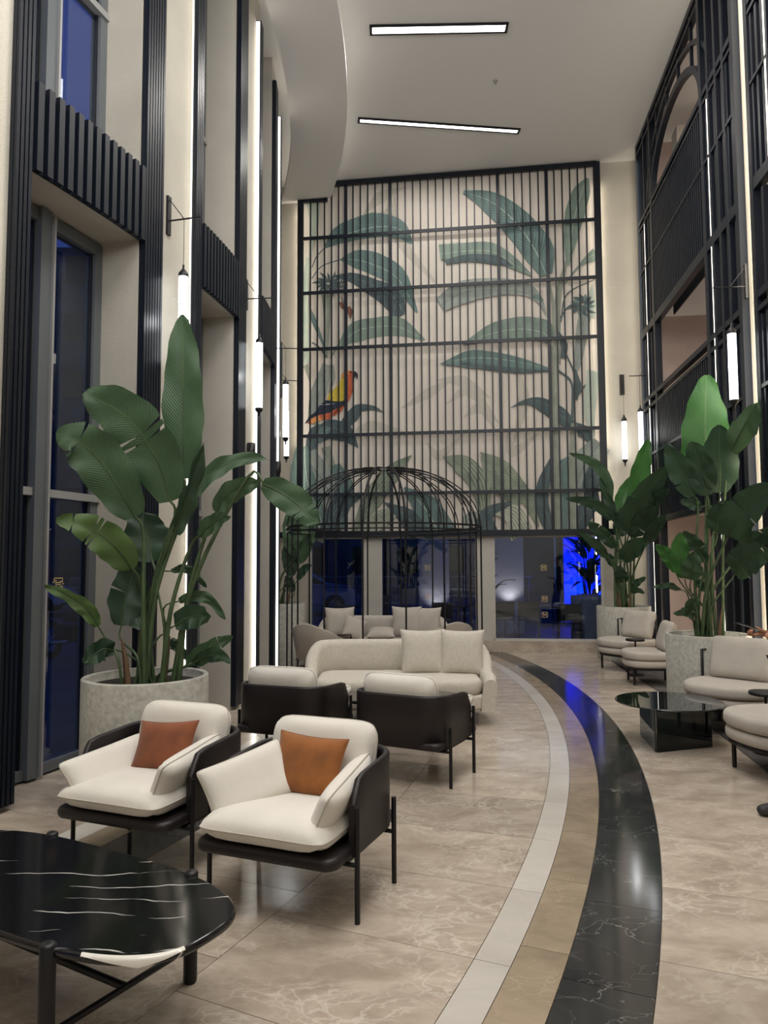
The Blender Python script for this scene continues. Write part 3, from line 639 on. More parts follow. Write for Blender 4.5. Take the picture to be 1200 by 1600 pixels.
# ceiling luminaires
def lightbar(pa, pb, wd, label):
    a = G(*pa, ZC-.005); b = G(*pb, ZC-.005); c = (a+b)/2; t = thing('ceiling_light', (c.x, c.y, ZC-.02), math.atan2(b.y-a.y, b.x-a.x), label, 'ceiling light', 'recessed linear ceiling lights')
    l_ = (b-a).length; fr = MB()
    for s_ in (-1, 1): fr.bb((-l_/2-.03, s_*(wd/2+.012)-.012, -.01), (l_/2+.03, s_*(wd/2+.012)+.012, .018)); fr.bb((s_*(l_/2+.012)-.018, -wd/2, -.01), (s_*(l_/2+.012)+.018, wd/2, .018))
    fr.build('frame', 'black_metal', t); MB().bb((-l_/2, -wd/2, 0), (l_/2, wd/2, .015)).build('diffuser', 'panel_light', t)
lightbar((581, 46), (790, 42), .13, 'upper recessed white light bar in the grey ceiling')
lightbar((562, 187), (809, 204), .085, 'lower slanting recessed white light bar nearer the mural')
s_ = G(774, 126, ZC); tag(MB().lathe([(0, -.05), (.012, -.05), (.012, -.02), (.035, -.012), (.035, 0)], (0, 0, 0), 12).build('sprinkler', 'light_frame', None, (s_.x, s_.y, ZC-.001)), 'small sprinkler head in the middle of the ceiling', 'sprinkler')

# ------------------------------------------------------------ pendant tube lamps on brackets
def tube_lamp(p_root, out, zb, ztop, zlen, dia, label, plate=True):
    glow = 2.2 if plate else .5
    """p_root: wall point at arm height, out: unit vector into the room"""
    t = thing('wall_pendant', p_root, 0, label, 'lamp', 'glass tube lamps hung from wall brackets')
    o3 = Vector(out); sd = Vector((-o3.y, o3.x, 0)); q = o3*.17
    if plate: 
        mb = MB(); mb.bar(o3*.012+Vector((0, 0, -.13)), o3*.012+Vector((0, 0, .23)), .055, .022, o3); mb.build('bracket_plate', 'black_metal', t)
    mb = MB(); mb.tube([o3*.02, o3*.34], .008, 8); mb.tube([o3*.02+Vector((0, 0, .2)), q], .0045, 6); mb.build('bracket_arm', 'black_metal', t)
    top = ztop-p_root[2]; MB().tube([q, q+Vector((0, 0, top+.06))], .0025, 6).build('cable', 'black_metal', t)
    r = dia/2; z0 = top-zlen
    MB().lathe([(0, z0), (r, z0), (r, top), (0, top)], q, 20).build('glass_tube', 'tube_light', t)
    rb = MB()
    for k in (.33, .66): rb.lathe([(r+.001, z0+zlen*k), (r+.002, z0+zlen*k+.004), (r+.001, z0+zlen*k+.008)], q, 20)
    rb.build('ring', 'light_frame', t)
    MB().lathe([(r+.004, top), (r+.004, top+.03), (r*.55, top+.06), (r*.25, top+.075), (r*.25, top+.11), (0, top+.11)], q, 20).build('top_cap', 'black_metal', t)
    MB().lathe([(0, z0-.10), (r*.25, z0-.10), (r*.25, z0-.06), (r*.9, z0-.03), (r+.004, z0-.02), (r+.004, z0+.004)], q, 20).build('bottom_cap', 'black_metal', t)
    l = D.lights.new('lamp_light', 'POINT'); l.energy = glow; l.color = (.95, .97, 1); l.shadow_soft_size = .05; o = D.objects.new('lamp_light', l); COL.objects.link(o); o.location = Vector(p_root)+q+o3*.10+Vector((0, 0, top-zlen/2)); 
for phi, lab in ((-13.95, 'nearest tube lamp on the left wall, behind the tall upright leaf'), (-5.35, 'second tube lamp on the left wall, beside the dark pilaster'), (3.2, 'third tube lamp on the left wall, just left of the mural'), (11.2, 'fourth and farthest tube lamp on the left wall, half hidden behind the third')):
    a = R(phi); p = W(RW, phi, 4.72); tube_lamp(tuple(p), (cos(a), sin(a), 0), 0, 4.18, .78, .082, lab)
for phi, z in ((-4.9, 2.9), (3.4, 2.95)):   # black wedge sconces below the lamps
    a = R(phi); p = W(RW, phi, z); t = tag(MB().lathe([(0, .11), (.05, .11), (.05, -.04), (.02, -.12), (0, -.12)], (0, 0, 0), 14).build('wall_sconce', 'black_metal', None, p+Vector((cos(a)*.052, sin(a)*.052, 0))), 'small black wall sconce below the %s' % ('second left tube lamp' if phi < 0 else 'third left tube lamp'), 'lamp', 'black sconces on the left piers')
p5 = MW(972, 620); zc5 = p5.z
t5 = thing('wall_pendant', mwp(p5.x, 4.72), 0, 'tube lamp on the pale stone wall right of the mural, with a long black plate', 'lamp', 'glass tube lamps hung from wall brackets')
MB().box((0, 0, 0), (.075, .035, .36)).build('bracket_plate', 'black_metal', t5, MN*.018)
q5 = MN*.12; MB().tube([q5, q5+Vector((0, 0, -.56))], .0025).build('cable', 'black_metal', t5); MB().tube([MN*.02, q5], .006).build('bracket_arm', 'black_metal', t5)
MB().lathe([(0, -1.36), (.042, -1.36), (.042, -.68), (0, -.68)], q5, 20).build('glass_tube', 'tube_light', t5)
MB().lathe([(.046, -.68), (.046, -.64), (.02, -.60), (.01, -.56), (0, -.56)], q5, 20).build('top_cap', 'black_metal', t5)
MB().lathe([(0, -1.47), (.01, -1.47), (.012, -1.42), (.046, -1.37), (.046, -1.35)], q5, 20).build('bottom_cap', 'black_metal', t5)
ro = Vector((-1, .126, 0)).normalized()
l = D.lights.new('lamp_light', 'POINT'); l.energy = 1.0; l.shadow_soft_size = .05; o = D.objects.new('lamp_light', l); COL.objects.link(o); o.location = mwp(p5.x, 3.7, .26)
tube_lamp(tuple(RW_(12.25, 4.72, .10)), tuple(ro), 0, 4.10, .68, .078, 'tube lamp beside the far end of the right metal screen', False)
tube_lamp(tuple(RW_(7.5, 4.45)), tuple(ro), 0, 3.95, .70, .085, 'tube lamp on the right wall above the nearest right-hand plant')

# ------------------------------------------------------------ furniture
def squir(u, v, p):
    if p > 30: return u, v
    k = max(abs(u), abs(v))/max(1e-9, (abs(u)**p+abs(v)**p)**(1/p)); return u*k, v*k
def cushion(w, h, t, pinch=.06, e=4, n=16, puff=.5, rnd=99):
    mb = MB(); vs = []
    for s_ in (1, -1):
        for i in range(n+1):
            for j in range(n+1):
                u = sin(pi/2*(2*i/n-1)); v = sin(pi/2*(2*j/n-1))
                k = (max(0, 1-abs(u)**e)*max(0, 1-abs(v)**e))**puff
                px = w/2*(1-pinch*(1-v*v)*abs(u)); py = h/2*(1-pinch*(1-u*u)*abs(v)); a, b = squir(u, v, rnd)
                cr_ = .035*t*sin(9*u+3*v)*sin(7*v-2*u)*(1-k)
                vs.append((a*px, b*py, s_*t/2*k+cr_*.5))
    N = n+1; fs = []
    for s_ in (0, 1):
        for i in range(n):
            for j in range(n):
                q = [s_*N*N+i*N+j, s_*N*N+(i+1)*N+j, s_*N*N+(i+1)*N+j+1, s_*N*N+i*N+j+1]; fs.append(tuple(q if s_ == 0 else q[::-1]))
    mb.add(vs, fs, True); return mb
def seam(w, h, pinch=.06, r=.004, n=12, rnd=99):
    pts = []
    for a in range(4):
        for k in range(n):
            s_ = sin(pi/2*(-1+2*k/n)); u, v = [(s_, -1), (1, s_), (-s_, 1), (-1, -s_)][a]; x, y = squir(u, v, rnd)
            pts.append((x*w/2*(1-pinch*(1-v*v)*abs(u)), y*h/2*(1-pinch*(1-u*u)*abs(v)), 0))
    return MB().tube(pts, r, 5, True)
def add_cushion(par, nm, w, h, t, loc, rot, mt='fabric', pinch=.05, e=5, pip='piping', rnd=9):
    c = cushion(w, h, t, pinch, e, rnd=rnd).build(nm, mt, par, loc, rot)
    if pip: seam(w, h, pinch, rnd=rnd).build('piping', pip, c)
    return c
def upath(hw, yf, yb, r, n=8):
    pts = [(-hw, yf+(yb-r-yf)*k/6) for k in range(7)]
    pts += [(-hw+r-r*cos(pi/2*k/n), yb-r+r*sin(pi/2*k/n)) for k in range(1, n+1)]
    m = [(-(hw-r)+2*(hw-r)*k/6, yb) for k in range(1, 6)]
    return pts+m+[(-p[0], p[1]) for p in reversed(pts)]
def shell(path, zt, z0, th, seg=4, lean=0):
    n = len(path); mb = MB(); vs = []; s_ = 0; tot = 0; acc = [0]
    for i in range(1, n): acc.append(acc[-1]+math.dist(path[i], path[i-1]))
    tot = acc[-1]
    for i in range(n):
        a = path[max(i-1, 0)]; b = path[min(i+1, n-1)]; t = Vector((b[0]-a[0], b[1]-a[1])).normalized(); nx, ny = -t.y, t.x
        z1_ = zt(acc[i], tot-acc[i], tot); r = th/2
        sec = [(r, z0)]+[(r*cos(pi*k/(2*seg)), z1_-r+r*sin(pi*k/(2*seg))) for k in range(0, 2*seg+1)]+[(-r, z0)]
        for o_, z in sec: 
            o2 = o_+lean*(z-z0)
            vs.append((path[i][0]+nx*o2, path[i][1]+ny*o2, z))
    K = 2*seg+3; fs = [(i*K+j, i*K+j+1, (i+1)*K+j+1, (i+1)*K+j) for i in range(n-1) for j in range(K-1)]
    fs += [(i*K+K-1, i*K, (i+1)*K, (i+1)*K+K-1) for i in range(n-1)]
    mb.add(vs, fs, True); mb.add(vs[:K], [tuple(range(K))[::-1]]); mb.add(vs[-K:], [tuple(range(K))]); return mb

def armchair(loc, rz, label, arms='parallel'):
    t = thing('armchair', loc, rz, label, 'armchair', 'black leather tub armchairs with cream cushions')
    MB().prism(rrect(.73, .76, .07), .27, .325, .022).build('seat_base', 'leather', t)
    def zt(a, b, tot):
        s_ = min(a, b); r = .11; return .648 - (r*(1-math.sqrt(max(0, 1-((r-s_)/r)**2))) if s_ < r else 0) - .03*max(0, 1-s_/.5)
    shell(upath(.362, -.19, .365, .17), zt, .28, .034).build('shell', 'leather', t)
    for sx in (-1, 1):
        MB().tube([(sx*.392, -.20, 0), (sx*.392, -.20, .50)], .0125, 10).build('leg', 'black_metal', t)
        MB().tube([(sx*.392, .25, 0), (sx*.392, .25, .42)], .0125, 10).build('leg', 'black_metal', t)
    mb = MB()
    for y in (-.20, .25): mb.tube([(-.392, y, .25), (.392, y, .25)], .011, 8)
    for sx in (-1, 1): mb.tube([(sx*.33, -.2, .25), (sx*.33, .25, .25)], .011, 8)
    mb.build('underframe', 'black_metal', t)
    add_cushion(t, 'seat_cushion', .66, .70, .15, (0, -.065, .395), (0, 0, 0), pinch=.02, e=6, rnd=11)
    add_cushion(t, 'back_cushion', .60, .42, .19, (0, .235, .575), (R(77), 0, 0), pinch=.02, e=7, rnd=6)
    if arms == 'loose':
        add_cushion(t, 'arm_cushion', .44, .28, .12, (-.225, -.12, .530), (R(60), R(-14), R(54)), pinch=.05, e=5, rnd=20)
        add_cushion(t, 'arm_cushion', .56, .25, .12, (.250, -.07, .500), (R(64), R(7), R(-86)), pinch=.04, e=5, rnd=14)
    else:
        add_cushion(t, 'arm_cushion', .60, .24, .12, (-.238, -.08, .475), (R(52), R(-4), R(86)), pinch=.04, e=5, rnd=14)
        add_cushion(t, 'arm_cushion', .56, .25, .12, (.250, -.07, .500), (R(66), R(5), R(-86)), pinch=.04, e=5, rnd=14)
    return t
ac1 = armchair((-1.27, 4.17, 0), R(-22), 'cream and black leather armchair at the left, holding the darker rust pillow')
ac2 = armchair((-.415, 3.71, 0), R(-22), 'cream and black leather armchair in front, right of its twin, with the amber pillow', 'loose')
ac3 = clone(ac1, (-.72, 6.13, 0), R(160), 'black leather armchair seen from behind, left one of the two turned to the sofa')
ac4 = clone(ac1, (.235, 5.72, 0), R(152), 'black leather armchair seen from behind, right one of the two, nearest the curved floor band')
def pillow(ac, w, h, t, loc, rot, mt, label, grp, name='throw_pillow'):
    c = cushion(w, h, t, .09, 3.2, puff=.6).build(name, mt); seam(w, h, .09, .003).build('piping', mt, c)
    M_ = Matrix.Translation(ac.location) @ ac.rotation_euler.to_matrix().to_4x4() @ Matrix.Translation(loc) @ Matrix.Rotation(rot[2], 4, 'Z') @ Matrix.Rotation(rot[1], 4, 'Y') @ Matrix.Rotation(rot[0], 4, 'X')
    c.matrix_world = M_; return tag(c, label, 'pillow', grp)
pillow(ac1, .38, .28, .11, (.02, .04, .58), (R(62), R(-4), R(4)), 'velvet_rust', 'dark rust velvet pillow on the left armchair', 'rust pillows on the armchairs')
pillow(ac2, .38, .30, .11, (.01, .05, .59), (R(64), R(3), R(2)), 'velvet_amber', 'brighter amber-brown velvet pillow on the front armchair', 'rust pillows on the armchairs')

def sofa(loc, rz, label, L, grp, wrap=.30):
    t = thing('sofa', loc, rz, label, 'sofa', grp); hw = L/2
    def zt(a, b, tot):
        s_ = min(a, b); k = min(1, max(0, (s_-.32)/.40)); k = k*k*(3-2*k); e_ = min(1, s_/.07); return .50+.26*k-.05*(1-math.sqrt(max(0, 1-(1-e_)**2)))
    shell(upath(hw-.06, -.40, .38, wrap, 10), zt, .14, .13, 5, .10).build('backrest', 'boucle', t)
    MB().prism(rrect(L-.16, .80, .16, 8, 0, -.05), .16, .30, .03).build('seat_base', 'boucle', t)
    MB().prism(rrect(L-.20, .78, .20, 8, 0, -.07), .29, .45, .06, 4).build('seat_cushion', 'boucle', t)
    for sx in (-1, 1):
        for y in (-.33, .25): MB().tube([(sx*(hw-.2), y, 0), (sx*(hw-.22), y, .17)], [.012, .016], 8).build('leg', 'black_metal', t)
    return t
sf1 = sofa((.14, 7.68, 0), R(-1), 'long cream sofa with two square cushions, behind the black armchairs', 1.86, 'pale sofas')
def scatter(par, loc, rz, rx, w, label, grp, mt='boucle', h=None, ry=0): return pillow(par, w, h or w, .15, loc, (rx, ry, rz), mt, label, grp, 'scatter_cushion')
scatter(sf1, (.26, .13, .66), R(3), R(76), .47, 'square cream cushion on the long sofa, left one of its pair', 'cushions on the long sofa')
scatter(sf1, (.66, .08, .66), R(-12), R(76), .47, 'square cream cushion against the right arm of the long sofa', 'cushions on the long sofa')
sf2 = sofa((-.03, 11.25, 0), R(-3), 'curved pale sofa inside the birdcage pavilion', 1.95, 'pale sofas', .34)
for d_ in [k for k in D.objects if k.parent == sf2]: 
    if d_.name.split('.')[0] != 'leg': d_.data.materials[0] = M['taupe']
G5 = 'cushions on the sofa in the birdcage'
scatter(sf2, (-.66, .12, .68), R(16), R(78), .46, 'upright taupe cushion at the left end of the birdcage sofa', G5, 'taupe')
scatter(sf2, (-.42, -.02, .60), R(20), R(62), .36, 'small taupe cushion tilted against the left upright one in the birdcage', G5, 'taupe', ry=R(20))
scatter(sf2, (-.02, -.02, .53), R(0), R(14), .42, 'taupe cushion lying flat in the middle of the birdcage sofa', G5, 'taupe', h=.34)
scatter(sf2, (.36, .12, .69), R(-6), R(80), .46, 'upright taupe cushion right of centre on the birdcage sofa', G5, 'taupe')
scatter(sf2, (.66, .10, .68), R(-12), R(78), .46, 'upright taupe cushion at the right end of the birdcage sofa', G5, 'taupe')

def woven_chair(loc, rz, label):
    t = thing('woven_armchair', loc, rz, label, 'armchair', 'woven armchairs in the birdcage')
    MB().prism(rrect(.56, .54, .12), .36, .46, .035).build('seat', 'taupe', t)
    def zt(a, b, tot): s_ = min(a, b)/tot*2; return .56+.26*(s_*s_*(3-2*s_))
    shell(upath(.29, -.10, .30, .22), zt, .34, .035, 3, .18).build('backrest', 'weave', t)
    for sx in (-1, 1):
        MB().tube([(sx*.24, -.24, 0), (sx*.29, -.24, .60), (sx*.31, -.20, .635), (sx*.32, .12, .66)], .014, 8).build('arm', 'bench_wood', t)
        MB().tube([(sx*.25, .27, 0), (sx*.25, .2, .36)], .014, 8).build('leg', 'bench_wood', t)
        MB().tube([(sx*.24, -.24, .34), (sx*.25, .24, .34)], .012, 8).build('side_rail', 'bench_wood', t)
    return t
woven_chair((-.82, 9.85, 0), R(150), 'woven armchair at the left of the birdcage, seen from behind')
woven_chair((.78, 9.98, 0), R(205), 'woven armchair at the right of the birdcage, mostly behind the long sofa')

# black marble coffee tables
def ctable(loc, rz, label, L=1.70, Wd=.70, zt=.40):
    t = thing('coffee_table', loc, rz, label, 'table', 'black marble coffee tables')
    MB().prism(superell(L/2, Wd/2, 2.9, 80), zt-.028, zt, .010).build('tabletop', 'black_marble', t)
    for sx in (-1, 1):
        for sy in (-1, 1): MB().lathe([(0, 0), (.024, 0), (.026, .01), (.026, zt+.004), (.02, zt+.012), (0, zt+.012)], (sx*.42, sy*(Wd/2-.02), 0), 16).build('leg', 'black_metal', t)
    mb = MB()
    for sx in (-1, 1): mb.tube([(sx*.42, -Wd/2+.02, .13), (sx*.42, Wd/2-.02, .13)], .012, 8); mb.tube([(sx*.42, -Wd/2+.02, zt-.045), (sx*.42, Wd/2-.02, zt-.045)], .012, 8)
    mb.tube([(-.42, 0, .13), (.42, 0, .13)], .014, 8)
    mb.build('stretcher', 'black_metal', t); return t
ct = ctable((-1.27, 2.875, 0), R(-30), 'black marble coffee table with white veins in the left foreground', 1.62, .66)
q_ = G(217, 1500, .385); q_ = Matrix.Rotation(R(30), 3, 'Z') @ (q_-Vector((-1.27, 2.875, 0))); ol_ = superell(.81+.0012, .33+.0012, 2.9, 240); k0 = min(range(240), key=lambda k: math.dist(ol_[k], (q_.x, q_.y)))
vm = MB(); vs = []
for k in range(k0-15, k0+16):
    u = 1-abs(k-k0)/15; x, y = ol_[k % 240]; nn_ = Vector((x*.3, y, 0)).normalized(); a = .010+.010*u
    vs += [(x+nn_.x*.002, y+nn_.y*.002, .3985-.026*u-.001), (x+nn_.x*.002, y+nn_.y*.002, .394), (x-nn_.x*.006, y-nn_.y*.006, .4012), (x-nn_.x*(.008+a*.5), y-nn_.y*(.008+a*.5), .4012)]
vm.add(vs, [(i*4+j, i*4+j+1, i*4+j+5, i*4+j+4) for i in range(30) for j in range(3)], True); vm.build('white_vein', 'white_vein', ct)
ctable((.02, 6.75, 0), R(-8), 'black marble coffee table between the two black armchairs and the long sofa', 1.3, .66, .40)

# smoked glass table
gt = thing('glass_table', (2.50, 6.58, 0), 0, 'round smoked glass low table on crossed glass panels at the right', 'table')
MB().prism(circ(.455, 56), .358, .370, .003, 2).build('tabletop', 'smoked_top', gt)
def gpanel(a, b): MB().bar((a[0], a[1], .178), (b[0], b[1], .178), .014, .356).build('glass_leg', 'smoked_glass', gt)
gpanel((-.225, -.31), (.31, -.13)); gpanel((-.235, -.30), (-.14, .33))

# lounge chairs by the right wall
def lounge(loc, rz, label, pil=True):
    t = thing('lounge_chair', loc, rz, label, 'lounge chair', 'round lounge chairs by the right wall')
    MB().prism(superell(.39, .38, 2.5), .235, .33, .035).build('seat_base', 'taupe', t)
    MB().prism(superell(.40, .39, 2.5), .335, .445, .04, 4).build('seat_cushion', 'taupe', t)
    MB().prism(superell(.37, .36, 2.5), .205, .235, .006).build('seat_ring', 'black_metal', t)
    for x, y in ((-.24, -.26), (.24, -.26), (-.24, .28), (.24, .28)): MB().tube([(x, y, 0), (x, y, .21)], .017, 10).build('leg', 'black_metal', t)
    arc = [R(a) for a in range(30, 151, 8)]; rr_ = .425
    MB().tube([(rr_*cos(arc[0]), rr_*sin(arc[0]), .23)]+[(rr_*cos(a), rr_*sin(a), .70) for a in arc]+[(rr_*cos(arc[-1]), rr_*sin(arc[-1]), .23)], .014, 8).build('back_frame', 'black_metal', t)
    for a in arc[1:-1]: MB().tube([(rr_*cos(a), rr_*sin(a), .215), (rr_*cos(a), rr_*sin(a), .70)], .009, 6).build('spindle', 'black_metal', t)
    MB().tube([(rr_*cos(a), rr_*sin(a), .22) for a in arc], .012, 8).build('lower_rail', 'black_metal', t)
    if pil: add_cushion(t, 'back_cushion', .60, .42, .16, (0, .25, .64), (R(72), 0, 0), 'taupe', .03, 6, 'taupe')
    return t
lc = lounge((3.58, 11.0, .011), R(-62), 'farthest round taupe lounge chair, in front of the far planter')
c2 = clone(lc, (3.46, 9.75, .011), R(-98), 'round taupe lounge chair seen from the side, between the two right planters')
c2.scale = (.88, .88, .95)
c3 = clone(lc, (3.27, 7.05, .011), R(-48), 'round taupe lounge chair with a big back cushion, beside the smoked glass table')
c4 = clone(lc, (2.99, 5.60, .011), R(-80), 'nearest round taupe lounge chair, cut by the right edge of the picture')
for c in (c4,):
    for k in [k for k in D.objects if k.parent == c and k.name.startswith('back_cushion')]:
        for q in [q for q in D.objects if q.parent == k]: D.objects.remove(q)
        D.objects.remove(k)
def side_table(loc, label, h=.50):
    t = thing('side_table', loc, 0, label, 'table', 'small black round side tables')
    MB().prism(circ(.13, 28), h-.03, h, .01).build('tabletop', 'black_metal', t); MB().tube([(0, 0, .01), (0, 0, h-.02)], .012).build('pole', 'black_metal', t); MB().prism(circ(.11, 28), 0, .012, .003).build('base', 'black_metal', t)
side_table((3.50, 10.38, 0.012), 'small black round side table between the two far lounge chairs')
side_table((3.16, 6.20, 0.012), 'small black round side table beside the nearest right lounge chair')
rg = MB(); rp = [(3.62, 11.9), (3.33, 9.0), (3.08, 6.9), (2.86, 5.5), (2.5, 3.9), (3.3, 3.9), (3.5, 5.5), (3.70, 7.2), (3.95, 9.0), (4.2, 11.9)]
rg.prism(rp[::-1], .0005, .010); tag(rg.build('rug', 'rug'), 'dark grey rug under the lounge chairs along the right wall', 'rug')

# planters
def planter(loc, label, r=.43, h=.86):
    t = thing('planter', loc, 0, label, 'planter', 'round concrete planters')
    MB().lathe([(0, 0), (r*.985, 0), (r*.99, .01), (r, .03), (r, h-.008), (r-.006, h), (r-.034, h), (r-.04, h-.008), (r-.04, h-.09), (0, h-.09)], (0, 0, 0), 72).build('pot', 'concrete', t)
    MB().lathe([(0, h-.05), (r*.5, h-.052), (r-.041, h-.06)], (0, 0, 0), 40).build('soil', 'soil', t)
planter((-1.665, 5.20, 0), 'big round concrete planter behind the left armchair', .425, .82); planter((3.93, 12.18, 0), 'concrete planter at the far right corner beside the mural', .43, .86)
planter((3.41, 7.84, 0), 'concrete planter at the right behind the cushioned lounge chair', .42, .83); planter((-1.63, 11.6, 0), 'concrete planter by the left wall, seen through the birdcage', .40, .97)

# birdcage pavilion
BC = Vector((0, 10.72, 0)); bcg = thing('birdcage_pavilion', BC, 0, 'black steel birdcage pavilion with a domed top around a seating group', 'pavilion')
rb = 1.40
def ring(r, z, w_, h_, nm, n=64):
    mb = MB(); vs = []
    for i in range(n):
        a = 2*pi*i/n
        for rr_, zz in ((r-w_/2, z-h_/2), (r+w_/2, z-h_/2), (r+w_/2, z+h_/2), (r-w_/2, z+h_/2)): vs.append((rr_*cos(a), rr_*sin(a), zz))
    mb.add(vs, [(i*4+j, i*4+(j+1) % 4, ((i+1) % n)*4+(j+1) % 4, ((i+1) % n)*4+j) for i in range(n) for j in range(4)]); mb.build(nm, 'black_metal', bcg)
ring(rb, 2.095, .045, .022, 'top_ring'); ring(rb, 2.03, .03, .018, 'lower_ring'); ring(rb, .015, .09, .03, 'base_ring'); ring(.17, 2.955, .02, .02, 'crown_ring', 28); 
for k in range(16):
    a = R(11.25+22.5*k); c_, s_ = cos(a), sin(a)
    MB().tube([(rb*c_, rb*s_, .03), (rb*c_, rb*s_, 2.09)], .012, 8).build('bar', 'black_metal', bcg)
    for off in (0, .055):
        pts = [(.17+(rb-off-.17)*cos(pi/2*u), 2.10+(.855-off*.6)*sin(pi/2*u)) for u in [i/12 for i in range(13)]]
        MB().tube([(p[0]*c_, p[0]*s_, p[1]) for p in pts], .009, 6).build('rib', 'black_metal', bcg)

# ------------------------------------------------------------ broad-leaved plants
def blade(root, pts, wpx, mt, tilt=0, fold=.25, tears=0, Ymean=5, n=20, seed=0, tipw=.0):
    rnd = random.Random(seed); ps = catmull(pts, n); W_ = 1.15*wpx/F*Ymean; m = 5
    tb = sorted(rnd.sample(range(5, n-2), tears)) if tears else []; blocks = []; a = 0
    for k in tb: blocks.append((a, k)); a = k
    blocks.append((a, n)); mb = MB(); nh = (Vector((0, 0, 1.6))-Vector(pts[len(pts)//2])).normalized()
    def row(i, endshift):
        t = i/n; p = ps[i]; d = (ps[min(i+1, n)]-ps[max(i-1, 0)]).normalized()
        nn = (nh-d*nh.dot(d)); nn = nn.normalized() if nn.length > .05 else Vector((0, 0, 1))
        sd = d.cross(nn).normalized(); q = Matrix.Rotation(tilt+.25*sin(3*t+seed), 3, d); nn = q @ nn; sd = q @ sd
        prof = max(.0, (sin(pi*min(1, (t*.94+.035)**.78)))**.62)*(1 if t < .97 else .55)
        out = []
        for j in range(-m, m+1):
            u = j/m; wob = 1+.04*sin(9*t*pi+seed+(j > 0)*2); x = u*W_/2*prof*wob
            lift = fold*abs(x) - .35*fold*x*x/(W_/2+1e-6) + .018*sin(t*17+seed*3+u*2)*abs(u)
            sh = endshift*abs(u)**1.3*W_*.035
            out.append(p+sd*x*cos(fold)+nn*lift+d*(sh+abs(x)*.10))
        return out
    for bi, (a, b) in enumerate(blocks):
        vs = []; uv = []
        for i in range(a, b+1):
            es = (1 if (i == a and bi > 0) else 0)-(1 if (i == b and bi < len(blocks)-1) else 0)
            vs += row(i, es); uv += [((j/m)*.5+.5, i/n) for j in range(-m, m+1)]
        K = 2*m+1; mb.add(vs, [(i*K+j, i*K+j+1, (i+1)*K+j+1, (i+1)*K+j) for i in range(b-a) for j in range(K-1)], True, uv)
    o = mb.build('leaf', mt, root); o.location = -root.location
    rib = MB().tube([p-nh*0 for p in ps[:n]], [max(.0012, (.008 if Ymean < 9 else .01)*(1-i/n)) for i in range(n)], 5).build('midrib', 'stem_green', o)
    return ps
def plant(name, potc, zs, label, leaves, sd, rr=.2):
    root = thing(name, (potc[0], potc[1], zs), 0, label, 'plant', 'large banana-leaved plants in planters'); rnd = random.Random(sd)
    for i, lf in enumerate(leaves):
        pts, w_, mt, dy = lf[:4]; kw = lf[4] if len(lf) > 4 else {}
        Y0 = potc[1]; k = len(pts); p3 = [P(x, y, Y0+dy*(.3+.7*j/(k-1))) for j, (x, y) in enumerate(pts)]
        ps = blade(root, p3, w_, mt, Ymean=Y0, seed=i+sd, **kw)
        b = p3[0]; d = (ps[1]-ps[0]).normalized(); foot = Vector((potc[0]+rnd.uniform(-.13, .13)+max(-.1, min(.1, (b.x-potc[0])*.25)), potc[1]+rnd.uniform(-.1, .1), zs-.02))
        hgt = (b-foot).length; c1 = foot+Vector(((b.x-foot.x)*.22, (b.y-foot.y)*.2, (b.z-foot.z)*.5)); st = catmull([foot, c1, b-d*min(.12, hgt*.2), b+d*.02], 12)
        r0 = .020 if hgt > .8 else .012
        MB().tube(st, [r0*(1-.62*j/12) for j in range(13)], 8).build('stem', 'stem_green', root).location = -root.location
    for k in range(4):
        a = rnd.uniform(0, 6.28); q = Vector((potc[0]+.13*cos(a), potc[1]+.13*sin(a), zs-.02))
        MB().tube([q, q+Vector((.02*cos(a), .02*sin(a), .18)), q+Vector((.05*cos(a), .05*sin(a), rnd.uniform(.28, .4)))], [.022, .015, .003], 6).build('dry_sheath', 'dry_sheath', root).location = -root.location
    return root
T = lambda n: dict(tears=n)
